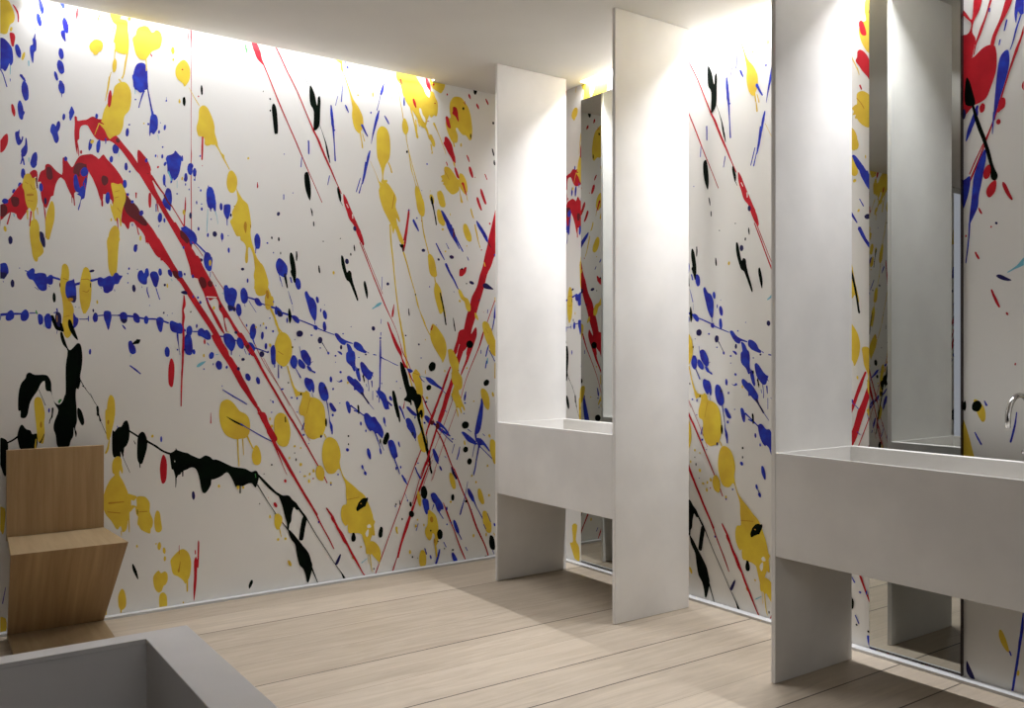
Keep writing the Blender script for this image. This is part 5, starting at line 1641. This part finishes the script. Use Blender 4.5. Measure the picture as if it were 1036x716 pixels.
def splash_outline(kind, v, rnd):
    if kind == 'p':
        pts = list(zip(v[0::2], v[1::2]))
        return catmull(pts, True, 3)
    if kind == 'b':
        cx, cy, ax, ay, bx, by = v
        size = math.hypot(ax, ay) + math.hypot(bx, by)
        n = 8 if size < 22 else 16
        ph = rnd.random() * 6.28; k1 = 0.05 + rnd.random() * 0.04
        out = []
        for i in range(n):
            a = i * 2 * math.pi / n
            r = 1 + k1 * math.sin(2 * a + ph) + 0.03 * math.sin(5 * a + ph * 2)
            out.append((cx + (ax * math.cos(a) + bx * math.sin(a)) * r, cy + (ay * math.cos(a) + by * math.sin(a)) * r))
        return out
    pts = catmull(list(zip(v[0::3], v[1::3], v[2::3])), False, 3)
    # thin strokes are a little uneven, like thrown paint
    left, right = [], []
    n = len(pts)
    for i, (x, y, w) in enumerate(pts):
        a = pts[max(i - 1, 0)]; b = pts[min(i + 1, n - 1)]
        dx, dy = b[0] - a[0], b[1] - a[1]; L = math.hypot(dx, dy) or 1.0
        nx, ny = -dy / L, dx / L
        h = max(w, 1.0) / 2
        j1 = 1 + rnd.uniform(-.14, .14); j2 = 1 + rnd.uniform(-.14, .14)
        left.append((x + nx * h * j1, y + ny * h * j1)); right.append((x - nx * h * j2, y - ny * h * j2))
        if i == 0:
            first = (x - dx / L * h, y - dy / L * h)
        if i == n - 1:
            last = (x + dx / L * h, y + dy / L * h)
    return [first] + left + [last] + right[::-1]


def read_splashes():
    rnd = random.Random(5)
    res = []
    for line in SPLASHES.split('\n'):
        if len(line) < 4: continue
        c, k = line[0], line[1]
        poly = splash_outline(k, [float(q) for q in line[2:].split(',')], rnd)
        for ax, lim, less in ((0, U0, False), (0, U1, True), (1, ZLO, False), (1, ZHI, True)):
            if poly: poly = clip(poly, ax, lim, less)
        if len(poly) < 3: continue
        xs = [q[0] for q in poly]; ys = [q[1] for q in poly]
        res.append([c, poly, (min(xs), max(xs), min(ys), max(ys)), 1])
    # paint thrown later lies a hair above the paint below it
    for i, s in enumerate(res):
        bb = s[2]; lay = 0
        for t in res[:i]:
            tb = t[2]
            if t[3] > lay and tb[0] < bb[1] and tb[1] > bb[0] and tb[2] < bb[3] and tb[3] > bb[2]:
                lay = t[3]
        s[3] = lay + 1
    return res


SPL = read_splashes()


def add_paper(bm, place, copies):
    """place(u, z, lift) gives the point in the room, copies = list of shifts of the repeat in mm"""
    for sh, ulo, uhi in copies:
        for c, poly, bb, lay in SPL:
            if bb[1] < ulo or bb[0] > uhi: continue
            q = clip(clip(poly, 0, ulo, False), 0, uhi, True)
            if len(q) < 3: continue
            vs = []
            for (u, z) in q:
                p = place((u + sh) / 1000, z / 1000, 0.0004 + lay * 4e-5)
                if vs and (vs[-1].co - Vector(p)).length < 1e-6: continue
                vs.append(bm.verts.new(p))
            if len(vs) < 3: continue
            try: f = bm.faces.new(vs)
            except ValueError: continue
            f.material_index = 0 if c == 'w' else 1 + PKEYS.index(c)


PAPER_MATS = [M_PAPER] + [PAINT[k] for k in PKEYS]
PERIOD = 2980.0


def wall_mesh(name, boxes, place, copies, flip):
    me = bpy.data.meshes.new(name)
    bm = bmesh.new()
    for b_ in boxes: box(bm, *b_)
    bmesh.ops.recalc_face_normals(bm, faces=bm.faces)
    b2 = bmesh.new(); add_paper(b2, place, copies)
    want = Vector(flip)
    for f in b2.faces:
        f.normal_update()
        if f.normal.dot(want) < 0: f.normal_flip()
    bmesh.ops.triangulate(b2, faces=b2.faces, ngon_method='EAR_CLIP')
    tmp = bpy.data.meshes.new('tmp'); b2.to_mesh(tmp); b2.free(); bm.from_mesh(tmp); bpy.data.meshes.remove(tmp)
    bm.to_mesh(me); bm.free()
    for m in PAPER_MATS: me.materials.append(m)
    o = bpy.data.objects.new(name, me); COL.objects.link(o)
    return structure(o)


T = 0.15
HT = H + 0.16
# left wall: paper from the frosted glazing to the corner
WX0, WX1 = -2.9, -1.65
wall_mesh('wall_left', [(WX1, XR + T, YL, YL + T, 0, HT), (XA - T, WX0, YL, YL + T, 0, HT), (WX0, WX1, YL, YL + T, H - .05, HT)],
          lambda u, z, l: (u, YL - l, z), [(0.0, U0, U1), (-PERIOD, (WX1 * 1000 + PERIOD + 2), U1 - 1)], (0, -1, 0))
# right wall: the same paper starts again at the corner
wall_mesh('wall_right', [(XR, XR + T, YA, YL, 0, HT)],
          lambda u, z, l: (XR - l, 4.962 - u, z), [(0.0, U0 + .5, U1), (PERIOD, U0, 3389.0)], (-1, 0, 0))

bm = bmesh.new(); box(bm, XA - T, XA, YA - T, YL, 0, HT); structure(build('wall_rear', bm, M_DARK))
bm = bmesh.new()
box(bm, XA, -.45, YA - T, YA, 0, HT); box(bm, 1.65, XR + T, YA - T, YA, 0, HT)
box(bm, -.45, 1.65, YA - T, YA, 0, 1.48); box(bm, -.45, 1.65, YA - T, YA, 2.62, HT)  # opening left for the added rear window
structure(build('wall_near', bm, M_DARK))
bm = bmesh.new(); box(bm, XA - T, XR + T, YA - T, YL + T, -0.12, 0); structure(build('floor', bm, M_FLOOR))
# ceiling: dropped board that stops short of the papered walls where the lamp slots run
bm = bmesh.new(); box(bm, XA, XS, YA, YS, H, H + .06)
structure(build('ceiling', bm, M_CEIL))
bm = bmesh.new()
box(bm, XA - T, XR + T, YA - T, YL + T, HT, HT + .05)
structure(build('trim_1', bm, M_CEIL))
# blank fillers that close the slots where no lamp runs
bm = bmesh.new()
box(bm, 2.62 + .0, XS, YS, YL - .001, H, H + .05)
box(bm, XS, XR - .001, 4.05, YL - .001, H, H + .05)
box(bm, XS, XR - .001, YA, 1.35, H, H + .05)
box(bm, XA, 0.5, YS, YL - .001, H, H + .05)
structure(build('trim_2', bm, M_CEIL))

bm = bmesh.new(); box(bm, WX1, XS, YS, YL - .002, 0, .012); structure(build('baseboard_left', bm, M_TRIM))
bm = bmesh.new(); box(bm, XS, XR - .002, YA, YS, 0, .012); structure(build('baseboard_right', bm, M_TRIM))

# frosted glazing at the far end of the left wall (seen only in the mirror)
mg = bpy.data.materials.new('frosted_glass'); mg.use_nodes = True
gb = mg.node_tree.nodes['Principled BSDF']
gb.inputs['Base Color'].default_value = srgb(225, 228, 236)
gb.inputs['Roughness'].default_value = 0.5
gb.inputs['Emission Color'].default_value = (0.80, 0.84, 1.0, 1)
gb.inputs['Emission Strength'].default_value = 0.4
bm = bmesh.new(); box(bm, WX0 + .002, WX1 - .002, YL + .01, YL + .03, 0.002, H - .052)
structure(build('window_1', bm, mg))
bm = bmesh.new(); box(bm, -.449, 1.649, YA - .08, YA - .06, 1.481, 2.619)  # glowing pane invented to go with the rear fill, never in view
structure(build('added_window', bm, mg))

# ------------------------------------------------------------------ wash stands
def tap(parent, x, y, z):
    """x, y, z of the foot, spout reaches towards -x"""
    R = 0.0088
    cx = x
    pts = [(cx, y, z), (cx, y, z + .05), (cx, y, z + .10), (cx, y, z + .155)]
    rad = 0.08
    for i in range(1, 15):
        a = math.pi * i / 14
        pts.append((cx - rad + rad * math.cos(a), y, z + .155 + rad * math.sin(a)))
    pts.append((cx - 2 * rad, y, z + .128))
    bm = bmesh.new(); tube(bm, pts, R, 16)
    tp = build('tap', bm, M_METAL, parent, smooth=True)
    bm = bmesh.new(); tube(bm, [(cx, y, z), (cx, y, z + .004), (cx, y, z + .012), (cx, y, z + .014)], [.015, .015, .0145, .011], 24)
    build('base_collar', bm, M_METAL, tp, smooth=False)
    # small side lever
    bm = bmesh.new(); tube(bm, [(cx, y + .006, z + .035), (cx, y + .026, z + .035), (cx, y + .030, z + .035)], [.008, .008, .005], 14)
    build('lever', bm, M_METAL, tp)
    return tp


def wash_stand(label, loc_y, width):
    """loc_y = visible (near) face of the farther side panel; width = distance between the two panels' near faces"""
    root = thing('wash_stand', label, 'washbasin', (XF, loc_y, 0), 'wash stands along the wallpapered wall')
    X0, X1 = 0.0, XB - XF
    for y in (0.0, -width):
        bm = bmesh.new(); box(bm, X0, X1, y, y + PT, 0.001, H - .001)
        build('side_panel', bm, M_STONE, root, bevel=0.0025)
    # basin: open trough between the panels
    bm = bmesh.new()
    ya, yb = -width + PT, 0.0
    x0, x1 = X0 + .0005, X1 + .004
    rimx, rimy, rimb = .012, .012, .032
    zf = ZT - .13
    o = [(x0, ya), (x1, ya), (x1, yb), (x0, yb)]
    i = [(x0 + rimx, ya + rimy), (x1 - rimb, ya + rimy), (x1 - rimb, yb - rimy), (x0 + rimx, yb - rimy)]
    ib = [(x0 + rimx + .01, ya + rimy + .01), (x1 - rimb - .07, ya + rimy + .01), (x1 - rimb - .07, yb - rimy - .01), (x0 + rimx + .01, yb - rimy - .01)]
    vo0 = [bm.verts.new((a, b, ZB)) for a, b in o]; vo1 = [bm.verts.new((a, b, ZT)) for a, b in o]
    vi1 = [bm.verts.new((a, b, ZT)) for a, b in i]; vi0 = [bm.verts.new((a, b, zf)) for a, b in i]
    bm.faces.new(vo0[::-1]); bm.faces.new(vi0)
    for k in range(4):
        j = (k + 1) % 4
        bm.faces.new((vo0[k], vo0[j], vo1[j], vo1[k]))
        bm.faces.new((vo1[k], vo1[j], vi1[j], vi1[k]))
        bm.faces.new((vi1[k], vi1[j], vi0[j], vi0[k]))
    bs = build('basin', bm, M_STONE, root, bevel=0.0022)
    bm = bmesh.new(); cxm, cym = (x0 + x1) / 2, (ya + yb) / 2
    tube(bm, [(cxm, cym, zf), (cxm, cym, zf + .003), (cxm, cym, zf + .004)], [.032, .032, .024], 24)
    build('drain', bm, M_METAL, bs)
    return root


far = wash_stand('tall white wash stand standing farther off near the room corner', 4.0548, 0.9697)
near = wash_stand('tall white wash stand in the right foreground with the curved steel tap showing', 2.1783, 1.38)
for r in (far, near):
    tap(r, 3.226 - XF, -0.703, ZT - .0005)

# ------------------------------------------------------------------ mirrors
def mirror(label, y0, y1, z0, z1):
    x = XR - .0015
    root = thing('wall_mirror', label, 'mirror', (x, (y0 + y1) / 2, z0), 'tall mirrors behind the wash stands')
    hw, hh = (y1 - y0) / 2, z1 - z0
    bm = bmesh.new(); box(bm, -.0035, 0, -hw, hw, 0, hh)
    build('backing', bm, M_EDGE, root)
    bm = bmesh.new(); box(bm, -.0045, -.0036, -hw + .001, hw - .001, .006, hh - .001)
    build('glass', bm, M_MIRROR, root)
    bm = bmesh.new(); box(bm, -.016, 0, -hw - .004, -hw - .0002, 0, hh)
    build('edge_strip', bm, M_EDGE, root)
    return root


mirror('tall narrow mirror on the wallpaper behind the far wash stand', 3.70, 4.093, .016, 2.765)
mirror('tall narrow mirror on the wallpaper behind the near wash stand', 1.798, 2.193, .016, 2.765)

# ------------------------------------------------------------------ zigzag chair
chair = thing('zigzag_chair', 'angular oak plywood zigzag chair standing against the splashed wallpaper', 'chair', (0.62, 4.30, 0))
CX, CY = 0.62, 4.30
tk = 0.022


def slab(bm, quad, thick):
    """solid board from 4 corners, thickness vector given"""
    q = [Vector(c) - Vector((CX, CY, 0)) for c in quad]; t = Vector(thick)
    a = [bm.verts.new(c) for c in q]; b = [bm.verts.new(c + t) for c in q]
    bm.faces.new(a[::-1]); bm.faces.new(b)
    for k in range(4):
        j = (k + 1) % 4
        bm.faces.new((a[k], a[j], b[j], b[k]))


YB_ = 4.447                     # front face of the back
ZS = 0.452; YFR = 4.146; ZFR = 0.430
bm = bmesh.new(); slab(bm, [(.425, YB_, ZS - .02), (.818, YB_, ZS - .02), (.818, YB_, .831), (.425, YB_, .831)], (0, tk, 0))
build('backrest', bm, M_CHAIR, chair, bevel=0.0012)
bm = bmesh.new()
top = [(.428, YB_ - .0005, ZS), (.818, YB_ - .0005, ZS), (.862, YFR, ZFR), (.411, YFR, ZFR)]
low = [(.428, YB_ - .0005, ZS - tk), (.818, YB_ - .0005, ZS - tk), (.859, YFR + .019, ZFR - tk), (.412, YFR + .019, ZFR - tk)]
va = [bm.verts.new(Vector(c) - Vector((CX, CY, 0))) for c in top]; vb = [bm.verts.new(Vector(c) - Vector((CX, CY, 0))) for c in low]
bm.faces.new(va); bm.faces.new(vb[::-1])
for k in range(4):
    bm.faces.new((va[k], va[(k + 1) % 4], vb[(k + 1) % 4], vb[k]))
build('seat', bm, M_CHAIR_SEAT, chair, bevel=0.0012)
bm = bmesh.new(); slab(bm, [(.411, YFR, ZFR - .0008), (.862, YFR, ZFR - .0008), (.818, YB_, tk), (.428, YB_, tk)], (0, .022, 0.0))
build('leg', bm, M_CHAIR_LEG, chair, bevel=0.0012)
bm = bmesh.new(); slab(bm, [(.428, YB_ + .022, 0.0015), (.818, YB_ + .022, 0.0015), (.808, 4.10, 0.0015), (.42, 4.10, 0.0015)], (0, 0, tk - .002))
build('foot', bm, M_CHAIR_SEAT, chair, bevel=0.0012)

# ------------------------------------------------------------------ bathtub
TX0, TX1, TY0, TY1, TH = -1.25, 0.634, 1.42, 2.365, 0.55
tub_c = ((TX0 + TX1) / 2, (TY0 + TY1) / 2, 0)
bm = bmesh.new()
def ring(x0, x1, y0, y1, z): return [bm.verts.new((a, b, z)) for a, b in ((x0, y0), (x1, y0), (x1, y1), (x0, y1))]
r0 = ring(TX0, TX1, TY0, TY1, 0.001); r1 = ring(TX0, TX1, TY0, TY1, TH)
r2 = ring(TX0 + .114, TX1 - .114, TY0 + .057, TY1 - .057, TH)
r3 = ring(TX0 + .114, TX1 - .114, TY0 + .057, TY1 - .057, TH - .012)
r4 = ring(TX0 + .111, TX1 - .111, TY0 + .054, TY1 - .054, TH - .012)
r5 = ring(TX0 + .111, TX1 - .111, TY0 + .054, TY1 - .054, .12)
bm.faces.new(r0[::-1]); bm.faces.new(r5)
for A, B in ((r0, r1), (r1, r2), (r2, r3), (r3, r4), (r4, r5)):
    for k in range(4):
        j = (k + 1) % 4
        bm.faces.new((A[k], A[j], B[j], B[k]))
tub = build('bathtub', bm, M_TUB, None, bevel=0.0025, origin=tub_c)
tub['label'] = 'square edged grey concrete bathtub in the left foreground'
tub['category'] = 'bathtub'
